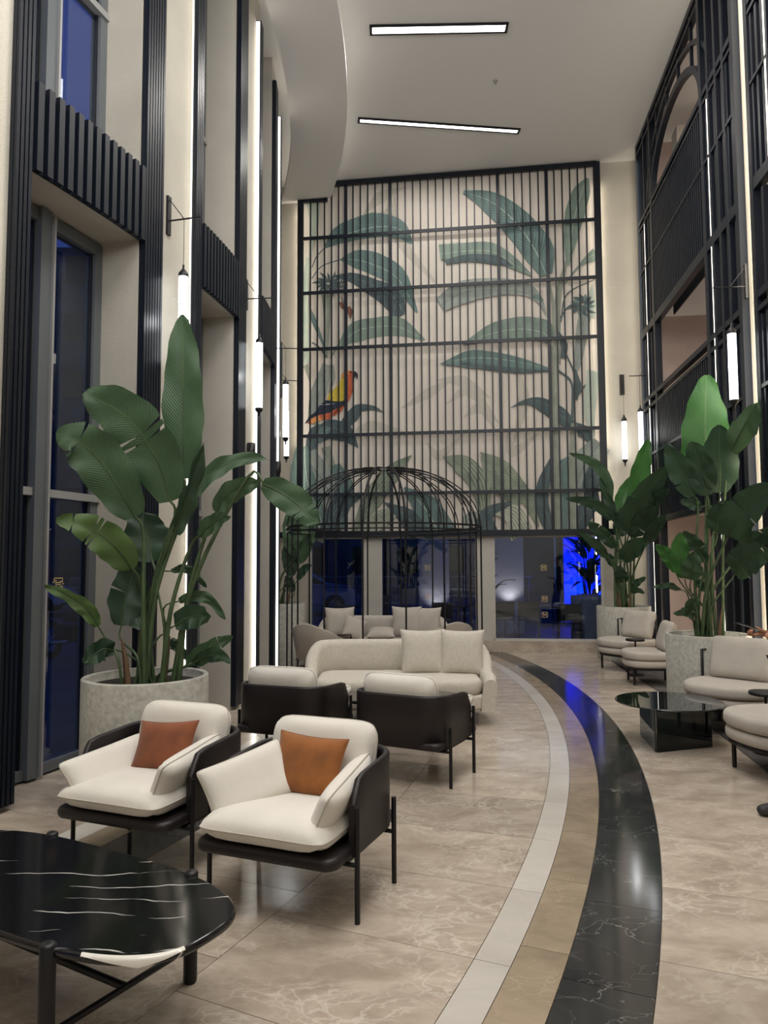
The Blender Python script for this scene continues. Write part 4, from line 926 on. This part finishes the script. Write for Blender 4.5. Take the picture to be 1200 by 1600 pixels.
plant('potted_plant', (-1.665, 5.20), .78, 'tall banana-leaved plant in the big left planter, one leaf standing upright', [
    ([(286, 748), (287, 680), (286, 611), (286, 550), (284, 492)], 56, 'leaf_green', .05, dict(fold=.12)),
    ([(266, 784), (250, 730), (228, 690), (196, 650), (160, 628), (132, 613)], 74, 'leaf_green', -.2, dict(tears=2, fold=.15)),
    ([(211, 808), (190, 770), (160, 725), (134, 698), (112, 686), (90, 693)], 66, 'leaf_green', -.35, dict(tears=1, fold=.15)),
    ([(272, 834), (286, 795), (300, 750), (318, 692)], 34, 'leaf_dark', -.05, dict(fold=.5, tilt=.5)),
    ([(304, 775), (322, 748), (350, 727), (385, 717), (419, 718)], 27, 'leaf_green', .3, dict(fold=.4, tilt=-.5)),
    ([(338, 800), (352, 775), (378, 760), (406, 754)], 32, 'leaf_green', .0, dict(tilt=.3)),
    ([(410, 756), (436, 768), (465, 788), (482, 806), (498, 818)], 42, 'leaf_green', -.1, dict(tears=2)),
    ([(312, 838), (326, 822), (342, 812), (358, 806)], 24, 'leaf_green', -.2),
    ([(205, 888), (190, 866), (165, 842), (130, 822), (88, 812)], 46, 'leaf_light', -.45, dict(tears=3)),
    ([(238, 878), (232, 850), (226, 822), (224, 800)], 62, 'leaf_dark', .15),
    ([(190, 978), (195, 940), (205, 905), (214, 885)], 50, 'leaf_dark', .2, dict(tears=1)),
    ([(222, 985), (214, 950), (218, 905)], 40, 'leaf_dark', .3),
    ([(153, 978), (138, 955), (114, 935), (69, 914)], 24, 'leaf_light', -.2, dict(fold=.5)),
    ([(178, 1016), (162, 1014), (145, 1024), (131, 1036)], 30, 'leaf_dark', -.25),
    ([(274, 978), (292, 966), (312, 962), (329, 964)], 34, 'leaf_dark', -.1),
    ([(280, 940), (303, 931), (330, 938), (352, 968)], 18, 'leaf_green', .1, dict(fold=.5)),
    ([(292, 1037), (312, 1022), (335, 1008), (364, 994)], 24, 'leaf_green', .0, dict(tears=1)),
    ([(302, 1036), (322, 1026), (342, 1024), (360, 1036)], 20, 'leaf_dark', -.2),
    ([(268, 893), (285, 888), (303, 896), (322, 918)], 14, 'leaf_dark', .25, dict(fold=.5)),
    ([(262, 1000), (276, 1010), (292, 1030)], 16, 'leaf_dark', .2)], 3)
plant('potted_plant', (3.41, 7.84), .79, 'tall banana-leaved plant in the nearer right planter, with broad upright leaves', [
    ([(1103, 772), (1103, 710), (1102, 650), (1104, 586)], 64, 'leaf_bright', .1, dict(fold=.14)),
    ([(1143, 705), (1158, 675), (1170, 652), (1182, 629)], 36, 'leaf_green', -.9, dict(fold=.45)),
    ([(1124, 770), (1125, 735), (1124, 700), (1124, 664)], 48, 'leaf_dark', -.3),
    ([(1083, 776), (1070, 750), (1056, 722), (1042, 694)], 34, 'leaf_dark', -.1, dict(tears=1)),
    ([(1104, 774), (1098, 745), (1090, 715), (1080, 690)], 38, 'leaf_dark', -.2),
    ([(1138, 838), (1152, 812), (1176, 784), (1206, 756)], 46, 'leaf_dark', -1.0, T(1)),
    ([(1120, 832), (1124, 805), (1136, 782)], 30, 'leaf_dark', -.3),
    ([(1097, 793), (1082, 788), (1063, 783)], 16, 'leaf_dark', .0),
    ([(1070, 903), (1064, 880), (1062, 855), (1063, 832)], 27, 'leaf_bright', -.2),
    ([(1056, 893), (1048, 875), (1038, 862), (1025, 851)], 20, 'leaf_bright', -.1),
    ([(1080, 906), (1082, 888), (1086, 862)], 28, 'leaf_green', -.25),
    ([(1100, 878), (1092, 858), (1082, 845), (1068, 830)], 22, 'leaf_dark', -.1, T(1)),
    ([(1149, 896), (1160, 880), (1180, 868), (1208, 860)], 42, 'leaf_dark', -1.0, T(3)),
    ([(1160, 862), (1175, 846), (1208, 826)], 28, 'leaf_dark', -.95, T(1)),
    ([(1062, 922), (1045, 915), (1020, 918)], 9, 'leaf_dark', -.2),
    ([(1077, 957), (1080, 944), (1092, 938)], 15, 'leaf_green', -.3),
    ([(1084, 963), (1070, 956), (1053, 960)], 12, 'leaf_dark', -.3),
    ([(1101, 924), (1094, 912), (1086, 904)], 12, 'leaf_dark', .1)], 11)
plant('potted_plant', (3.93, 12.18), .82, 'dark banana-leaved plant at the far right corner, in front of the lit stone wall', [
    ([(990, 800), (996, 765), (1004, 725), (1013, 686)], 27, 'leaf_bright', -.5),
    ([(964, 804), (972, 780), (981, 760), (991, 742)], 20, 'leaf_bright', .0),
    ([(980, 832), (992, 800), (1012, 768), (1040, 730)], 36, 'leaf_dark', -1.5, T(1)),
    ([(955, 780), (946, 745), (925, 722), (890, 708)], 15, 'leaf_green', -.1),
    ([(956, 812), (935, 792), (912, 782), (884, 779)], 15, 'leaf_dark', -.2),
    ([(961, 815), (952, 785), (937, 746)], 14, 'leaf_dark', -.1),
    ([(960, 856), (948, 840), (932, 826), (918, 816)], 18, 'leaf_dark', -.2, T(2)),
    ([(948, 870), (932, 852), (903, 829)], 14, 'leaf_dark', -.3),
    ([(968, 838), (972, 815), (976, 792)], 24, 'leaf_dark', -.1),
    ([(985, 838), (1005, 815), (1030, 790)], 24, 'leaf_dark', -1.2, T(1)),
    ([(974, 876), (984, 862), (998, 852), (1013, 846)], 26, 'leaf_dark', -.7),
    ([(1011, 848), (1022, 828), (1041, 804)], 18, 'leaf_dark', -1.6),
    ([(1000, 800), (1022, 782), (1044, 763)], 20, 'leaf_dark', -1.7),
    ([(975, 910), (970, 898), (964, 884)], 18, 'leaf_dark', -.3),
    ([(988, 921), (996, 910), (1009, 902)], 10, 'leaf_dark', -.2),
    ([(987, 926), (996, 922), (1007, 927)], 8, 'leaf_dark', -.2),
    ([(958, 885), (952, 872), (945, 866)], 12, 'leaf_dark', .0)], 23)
plant('potted_plant', (-1.63, 11.6), .93, 'banana-leaved plant by the left wall, seen through the birdcage bars', [
    ([(470, 850), (472, 815), (474, 765)], 40, 'leaf_green', .1),
    ([(462, 870), (456, 835), (452, 800)], 28, 'leaf_green', .0),
    ([(455, 900), (452, 870), (450, 845)], 22, 'leaf_dark', .0),
    ([(468, 880), (480, 850), (492, 835)], 18, 'leaf_green', -.1),
    ([(465, 905), (475, 890), (486, 882)], 12, 'leaf_dark', -.1),
    ([(458, 925), (452, 910), (446, 900)], 14, 'leaf_dark', -.1)], 31)

# ------------------------------------------------------------ person at the right edge
def skinned(name, joints, bones, parent, mt, root_i=0, sub=2):
    me = D.meshes.new(name); me.from_pydata([j[:3] for j in joints], bones, []); o = D.objects.new(name, me); COL.objects.link(o); me.materials.append(M[mt])
    md = o.modifiers.new('skin', 'SKIN'); md.use_smooth_shade = True
    for i, j in enumerate(joints):
        s_ = me.skin_vertices[0].data[i]; s_.radius = (j[3], j[4] if len(j) > 4 else j[3]); s_.use_root = (i == root_i)
    o.modifiers.new('sub', 'SUBSURF').levels = sub; o.modifiers['sub'].render_levels = sub; o.parent = parent; return o
pe = thing('person', (2.70, 4.84, 0), R(90), 'person in dark clothes at the right edge, standing and holding a phone', 'person')
# local frame: faces -y?  (rotated so that local +y points to world -x)
legs = [(0, 0, .95, .13, .11), (0, .0, 1.10, .12, .10), (0, .0, 1.30, .15, .11), (0, .0, 1.42, .11, .08), (.09, 0, .90, .085), (.10, .02, .50, .062), (.10, -.02, .12, .055), (-.09, 0, .90, .085), (-.10, .14, .50, .062), (-.10, .16, .12, .055),
        (.19, 0, 1.40, .06), (.24, -.03, 1.13, .048), (.13, .12, 1.11, .038), (-.19, 0, 1.40, .06), (-.24, -.03, 1.13, .048), (-.13, .08, 1.10, .038)]
skinned('body', legs, [(0, 1), (1, 2), (2, 3), (0, 4), (4, 5), (5, 6), (0, 7), (7, 8), (8, 9), (3, 10), (10, 11), (11, 12), (3, 13), (13, 14), (14, 15)], pe, 'jacket')
skinned('trousers', [(0, 0, .97, .135, .115), (.09, 0, .88, .092), (.10, .02, .50, .07), (.10, -.02, .10, .062), (-.09, 0, .88, .092), (-.10, .12, .50, .07), (-.10, .16, .10, .062)], [(0, 1), (1, 2), (2, 3), (0, 4), (4, 5), (5, 6)], pe, 'trouser')
skinned('head', [(0, 0, 1.44, .05), (0, .01, 1.52, .05), (0, .03, 1.58, .065, .075), (0, .02, 1.66, .078, .09), (0, .01, 1.72, .06, .07), (0, .11, 1.62, .012), (.075, .01, 1.63, .012), (-.075, .01, 1.63, .012)], [(0, 1), (1, 2), (2, 3), (3, 4), (3, 5), (3, 6), (3, 7)], pe, 'skin')
skinned('hair', [(0, -.03, 1.62, .07, .075), (0, -.015, 1.69, .088, .095), (0, .0, 1.74, .07, .08)], [(0, 1), (1, 2)], pe, 'hair')
for sx in (-1, 1):
    MB().lathe([(0, -.006), (.006, 0), (0, .006)], (sx*.03, .107, 1.645), 8).build('eye', 'hair', pe)
    fy = .18 if sx < 0 else 0
    b = skinned('shoe', [(sx*.10, fy-.06, .05, .045, .05), (sx*.10, fy+.06, .045, .042, .045), (sx*.11, fy+.19, .032, .045, .032), (sx*.10, fy-.05, .10, .045)], [(0, 1), (1, 2), (0, 3)], pe, 'shoe')
def hand(wx, wy, wz, s):
    j = [(wx, wy, wz, .026), (wx-s*.01, wy+.06, wz+.0, .036, .018), (wx-s*.015, wy+.10, wz+.0, .034, .014)]; bn = [(0, 1), (1, 2)]
    for k in range(4):
        b0 = len(j); ox = (k-1.5)*.019; l_ = [.9, 1, .95, .75][k]
        j += [(wx-s*.015+ox, wy+.115, wz-.002, .009), (wx-s*.02+ox, wy+.115+.03*l_, wz-.008, .0085), (wx-s*.035+ox*.9, wy+.115+.042*l_, wz+.016, .008), (wx-s*.04+ox*.8, wy+.11+.03*l_, wz+.034, .007)]; bn += [(2, b0), (b0, b0+1), (b0+1, b0+2), (b0+2, b0+3)]
    b0 = len(j); j += [(wx-s*.045, wy+.05, wz+.012, .012), (wx-s*.05, wy+.085, wz+.034, .010), (wx-s*.035, wy+.11, wz+.046, .008)]; bn += [(1, b0), (b0, b0+1), (b0+1, b0+2)]
    skinned('hand', j, bn, pe, 'skin', 0, 1)
hand(.12, .13, 1.11, 1); hand(-.12, .10, 1.10, -1)
ph = thing('mobile_phone', (2.43, 4.95, 1.16), 0, 'dark mobile phone held in the hand of the person', 'phone')
MB().box((0, 0, 0), (.15, .074, .008), mtx=Matrix.Rotation(R(18), 3, 'Y')).build('case', 'phone', ph)

# ------------------------------------------------------------ gold emblems on the glass
def emblem(c, ux, label, s=.075):
    t = thing('glass_emblem', c, 0, label, 'emblem', 'gold square emblems on the glass'); uz = Vector((0, 0, 1)); mb = MB(); nrm = ux.cross(uz).normalized()
    seg = [((-1, 1), (1, 1)), ((-1, 1), (-1, .3)), ((1, 1), (1, .3)), ((-1, .3), (-1.4, .3)), ((-.6, .25), (.6, .25)), ((-.6, .25), (-.6, -.05)), ((-.6, -.05), (.6, -.1)), ((1, .0), (1.4, .0)), ((-1, -.3), (-1, -1)), ((1, -.3), (1, -1)), ((-1, -1), (1, -1)), ((-1, -.35), (-.3, -.35)), ((.3, -.4), (1, -.4)), ((1, .3), (.4, .5)), ((-.4, .55), (-1, .55))]
    for a, b in seg: mb.bar(ux*a[0]*s/2+uz*a[1]*s/2, ux*b[0]*s/2+uz*b[1]*s/2, .007, .0015, nrm)
    mb.build('mark', 'gold', t)
for (x, y), lab in (((849.5, 887), 'gold square emblem on the right glass panel, the top one of three'), ((851, 935.5), 'gold square emblem on the right glass panel, the middle one of three'), ((851.5, 960.5), 'gold square emblem on the right glass panel, the lowest of three'),
                    ((668, 887), 'gold square emblem on the middle glass panel, the upper one'), ((669, 932), 'gold square emblem on the middle glass panel, just above the sofa cushions')):
    emblem(MW(x, y, .012), MT, lab, .09)
a_ = -17.6; pe_ = W(RW-.385, a_, 1.44); emblem(pe_, Vector((-sin(R(a_)), cos(R(a_)), 0)), 'dim gold square emblem on the nearest left window, above the motorcycle', .09)

# ------------------------------------------------------------ outdoors
struct(MB().bb((-60, -20, -.2), (40, 70, -.11)).build('ground', 'paving'))
def out(o, label, cat, grp=None): return tag(o, label, cat, grp)
# terrace behind the mural wall
tw = MB().box((0, 0, 0), (1.0, .2, 3.4)).build('terrace_wall', 'outer_wall', None, (2.8, 17.6, 1.6)); out(tw, 'pale textured terrace wall lit from below, left part of the right glass panel', 'wall')
tw2 = MB().box((0, 0, 0), (.75, .2, 3.4)).build('terrace_wall', 'outer_wall', None, (1.25, 18.6, 1.6)); out(tw2, 'pale terrace wall panel behind the middle glass, with a bright lamp glow', 'wall')
bwall = MB().box((0, 0, 0), (1.35, .2, 3.6)).build('terrace_wall', 'outer_wall', None, (5.42, 19.6, 1.7)); out(bwall, 'terrace wall washed in deep blue light behind dark plant leaves', 'wall')
def spot(loc, tgt, e, col, ang=70, r=.05):
    l = D.lights.new('outdoor_light', 'SPOT'); l.energy = e; l.color = col; l.spot_size = R(ang); l.spot_blend = .8; l.shadow_soft_size = r
    o = D.objects.new('outdoor_light', l); COL.objects.link(o); o.location = loc; o.rotation_euler = (Vector(tgt)-Vector(loc)).to_track_quat('-Z', 'Y').to_euler()
spot((5.45, 18.7, .1), (5.45, 19.5, 1.6), 1500, (0, .01, 1), 120)
spot((2.95, 17.25, .55), (2.95, 17.5, 1.6), 22, (1, .85, .75), 110)
spot((1.3, 18.2, .35), (1.25, 18.5, 1.2), 16, (1, .85, .75), 100)
spot((4.5, 14.6, 2.6), (4.2, 17.5, .5), 40, (.35, .4, 1), 100)
def tchair(loc, rz, label):
    t = thing('terrace_chair', loc, rz, label, 'chair', 'dark chairs on the terrace')
    MB().prism(rrect(.46, .44, .05), .43, .46, .008).build('seat', 'black_metal', t); MB().prism(rrect(.46, .03, .014, 4, 0, .21), .5, .84, .01).build('backrest', 'black_metal', t)
    for sx in (-1, 1):
        for y in (-.2, .2): MB().tube([(sx*.22, y, 0), (sx*.21, y, .64 if y < 0 else .82)], .012).build('leg', 'black_metal', t)
        MB().bar((sx*.22, -.22, .65), (sx*.22, .22, .65), .035, .02).build('armrest', 'black_metal', t)
    return t
def ttable(loc, label, r=.36):
    t = thing('terrace_table', loc, 0, label, 'table', 'round tables on the terrace')
    MB().prism(circ(r, 32), .72, .745, .005).build('tabletop', 'bench_wood', t); MB().tube([(0, 0, .02), (0, 0, .72)], .03).build('pole', 'black_metal', t); MB().prism(circ(.22, 28), 0, .025, .005).build('base', 'steel', t)
Z0 = -.11
tc1 = tchair((3.15, 16.2, Z0), R(170), 'dark terrace chair in front of the pale lit wall'); clone(tc1, (3.75, 15.3, Z0), R(185), 'dark terrace chair nearest the right glass panel'); clone(tc1, (4.40, 15.62, Z0), R(60), 'dark terrace chair right of the round terrace table'); clone(tc1, (1.3, 16.0, Z0), R(160), 'dark terrace chair behind the middle glass panel'); clone(tc1, (2.55, 16.3, Z0), R(200), 'dark terrace chair behind the bars at the right of the birdcage')
ttable((3.75, 16.05, Z0), 'round terrace table between the dark chairs behind the right glass'); ttable((1.75, 16.3, Z0), 'round terrace table behind the middle glass panel'); ttable((-.75, 16.5, Z0), 'round terrace table behind the left glass panel')
for x, y, lab in ((4.55, 16.4, 'dim blue-grey planter outside, under the blue-lit leaves'), (4.42, 15.0, 'dim planter just outside the right glass panel')): planter((x, y, Z0), lab, .42, .95)
rnd = random.Random(5)
def outplant(loc, label, n, h, mt='leaf_dark'):
    root = thing('terrace_plant', loc, 0, label, 'plant', 'dark plants on the terrace')
    for k in range(n):
        a = rnd.uniform(0, 6.28); l_ = rnd.uniform(.4, .7); hh = rnd.uniform(.25, 1)*h; b = Vector((.12*cos(a)*hh, .12*sin(a)*hh, hh)); tip = b+Vector((l_*.75*cos(a), l_*.75*sin(a), l_*rnd.uniform(-.3, .8)))
        mb = MB(); ps = catmull([b, (b+tip)/2+Vector((0, 0, .08)), tip], 8); sd = Vector((-sin(a), cos(a), 0)); vs = []; uv = []
        for i, p in enumerate(ps):
            ww = .11*sin(pi*min(1, i/8*.93+.05))
            for j in (-1, 0, 1): vs.append(p+sd*ww*j+Vector((0, 0, abs(j)*.02))); uv.append((.5+.5*j, i/8))
        mb.add(vs, [(i*3+j, i*3+j+1, i*3+j+4, i*3+j+3) for i in range(8) for j in (0, 1)], True, uv); mb.build('leaf', mt, root)
        MB().tube([(0, 0, 0), b*.5, b], [.014, .01, .006], 5).build('stem', 'stem_green', root)
outplant((4.55, 16.4, .78), 'dark plant silhouetted against the blue-lit wall', 20, 1.3)
outplant((4.95, 17.9, Z0), 'second dark plant against the blue-lit wall, farther back', 22, 2.4)
outplant((2.35, 16.9, Z0), 'dark plant behind the birdcage bars, outside the middle glass', 14, 1.7)
# railing, car and trees beyond
rl = thing('railing', (-2.5, 20, Z0), 0, 'thin metal railing across the dark street outside the left glass', 'railing')
for z in (1.05, 1.3): MB().tube([(-6, 0, z), (6.5, 0, z)], .02).build('handrail', 'handrail', rl)
for k in range(9): MB().tube([(-6+k*1.55, 0, 0), (-6+k*1.55, 0, 1.3)], .02).build('post', 'handrail', rl)
def car(loc, rz, label):
    t = thing('car', loc, rz, label, 'car', 'parked cars outside'); pr = [(-2.1, .35), (-2.15, .7), (-1.9, .92), (-1.35, .98), (-.8, 1.42), (.5, 1.45), (1.2, 1.0), (1.95, .88), (2.15, .65), (2.1, .35)]
    n = len(pr); mb = MB(); vs = [(x, s_*.85*(1 if z < 1.1 else .8), z) for s_ in (-1, 1) for x, z in pr]
    mb.add(vs, [tuple(range(n)), tuple(range(2*n-1, n-1, -1))]+[(i, i+n, (i+1) % n+n, (i+1) % n) for i in range(n)]); mb.build('bodywork', 'car_paint', t)
    MB().add
    g = MB()
    for s_ in (-1, 1): g.add([(-1.25, s_*.86, 1.0), (1.05, s_*.86, 1.02), (.45, s_*.74, 1.38), (-.75, s_*.74, 1.36)], [(0, 1, 2, 3)])
    g.add([(.56, -.6, 1.42), (.56, .6, 1.42), (1.16, .66, 1.05), (1.16, -.66, 1.05)], [(0, 1, 2, 3)]); g.build('window', 'car_glass', t)
    for x in (-1.35, 1.35):
        for s_ in (-1, 1):
            w_ = MB().lathe([(0, -.1), (.2, -.1), (.33, -.09), (.33, .09), (.2, .1), (0, .1)], (0, 0, 0), 24).build('wheel', 'tyre', t, (x, s_*.80, .33), (R(90), 0, 0)); MB().lathe([(0, .102), (.17, .105), (.2, .1)], (0, 0, 0), 16).build('hub', 'steel', w_)
    return t
c_ = car((-12.8, 25.0, Z0), R(12), 'pale car parked outside the nearest left window'); clone(c_, (-3.0, 24.5, Z0), R(4), 'blue-lit car behind the railing outside the left glass panel')
def moto(loc, rz, label):
    t = thing('motorcycle', loc, rz, label, 'motorcycle')
    for x in (-.66, .66):
        w_ = MB().tube([(x+.29*cos(a), 0, .33+.29*sin(a)) for a in [2*pi*k/28 for k in range(28)]], .055, 8, True).build('wheel', 'tyre', t)
        sp = MB()
        for k in range(6): a = pi*k/3; sp.tube([(x, 0, .33), (x+.27*cos(a), 0, .33+.27*sin(a))], .012, 5)
        sp.lathe([(0, -.05), (.05, -.05), (.05, .05), (0, .05)], (x, 0, .33), 10); sp.build('spokes', 'steel', w_)
    MB().prism([(-.3, -.14), (.25, -.14), (.32, 0), (.25, .14), (-.3, .14)], .35, .62, .04).build('engine', 'tyre', t)
    MB().prism(superell(.32, .13, 2.6, 24), .68, .92, .07).build('tank', 'black_metal', t, (.15, 0, 0)); MB().prism(superell(.36, .12, 3, 24), .74, .84, .03).build('seat', 'leather', t, (-.42, 0, 0))
    MB().tube([(.66, .09, .33), (.42, .09, .98)], .02).build('fork', 'steel', t); MB().tube([(.66, -.09, .33), (.42, -.09, .98)], .02).build('fork', 'steel', t)
    MB().tube([(.30, -.36, 1.02), (.42, -.1, 1.02), (.42, .1, 1.02), (.30, .36, 1.02)], .014).build('handlebar', 'black_metal', t); MB().lathe([(0, -.05), (.08, -.03), (.09, .05), (0, .06)], (.55, 0, .88), 14).build('headlamp', 'steel', t)
    MB().tube([(-.66, .08, .33), (-.1, .12, .42)], .02).build('swingarm', 'steel', t); MB().tube([(.2, -.13, .36), (-.3, -.17, .3), (-.75, -.18, .42)], .035).build('exhaust', 'steel', t)
    MB().bar((-.62, 0, .82), (-.98, 0, .70), .12, .03).build('mudguard', 'black_metal', t); MB().tube([(.0, .1, .36), (.05, .32, .02)], .012).build('side_stand', 'steel', t)
g_ = G(100, 1032, Z0); moto((g_.x+.1, g_.y, Z0), R(-38), 'dark motorcycle parked outside the nearest left window')
for i, (x, y, sx_, h) in enumerate(((-30, 34, 14, 11), (-15, 40, 15, 18), (2, 42, 14, 12), (16, 40, 12, 9))):
    t = thing('building', (x, y, Z0), 0, ['dark low building outside at the far left', 'dark taller building outside beyond the left windows', 'dark building far behind the glass under the mural', 'dark building at the right, far behind the terrace'][i], 'building', 'dark buildings outside')
    MB().bb((-sx_/2, -3, 0), (sx_/2, 3, h)).build('wall', 'dark_building', t)
    for a in range(5):
        for b in range(int(h//3)): MB().bb((-sx_/2+.9+a*(sx_-1.8)/5, -3.05, 1.1+b*3), (-sx_/2+1.9+a*(sx_-1.8)/5, -2.98, 2.5+b*3)).build('window', 'car_glass', t)
for i, (x, y, h) in enumerate(((-12.5, 13, 6.0), (-17.5, 24, 6), (-5.5, 22, 5), (0, 24, 6), (7.5, 24, 6))):
    t = thing('tree', (x, y, Z0), 0, ['dark tree outside the nearest left window', 'dark tree far outside on the left, beyond the parked car', 'dark tree outside behind the left glass panel', 'dark tree outside behind the middle glass panel', 'dark tree outside at the right behind the terrace'][i], 'tree', 'dark trees outside')
    MB().tube([(0, 0, 0), (.1, 0, h*.3), (0, .1, h*.6)], [.16, .12, .05], 8).build('trunk', 'dry_sheath', t)
    mb = MB()
    for k in range(500):
        q = Vector((rnd.gauss(0, 1), rnd.gauss(0, 1), rnd.gauss(0, 1))).normalized()*rnd.uniform(.4, 1)**.5; c = Vector((q.x*h*.28, q.y*h*.28, h*.7+q.z*h*.28)); a = Vector((rnd.uniform(-1, 1), rnd.uniform(-1, 1), rnd.uniform(-1, 1))).normalized()*.17; b = a.orthogonal().normalized()*.10
        mb.add([c-a, c+b, c+a, c-b], [(0, 1, 2, 3)])
    tag(mb.build('foliage', 'shrub', t), kind='stuff')
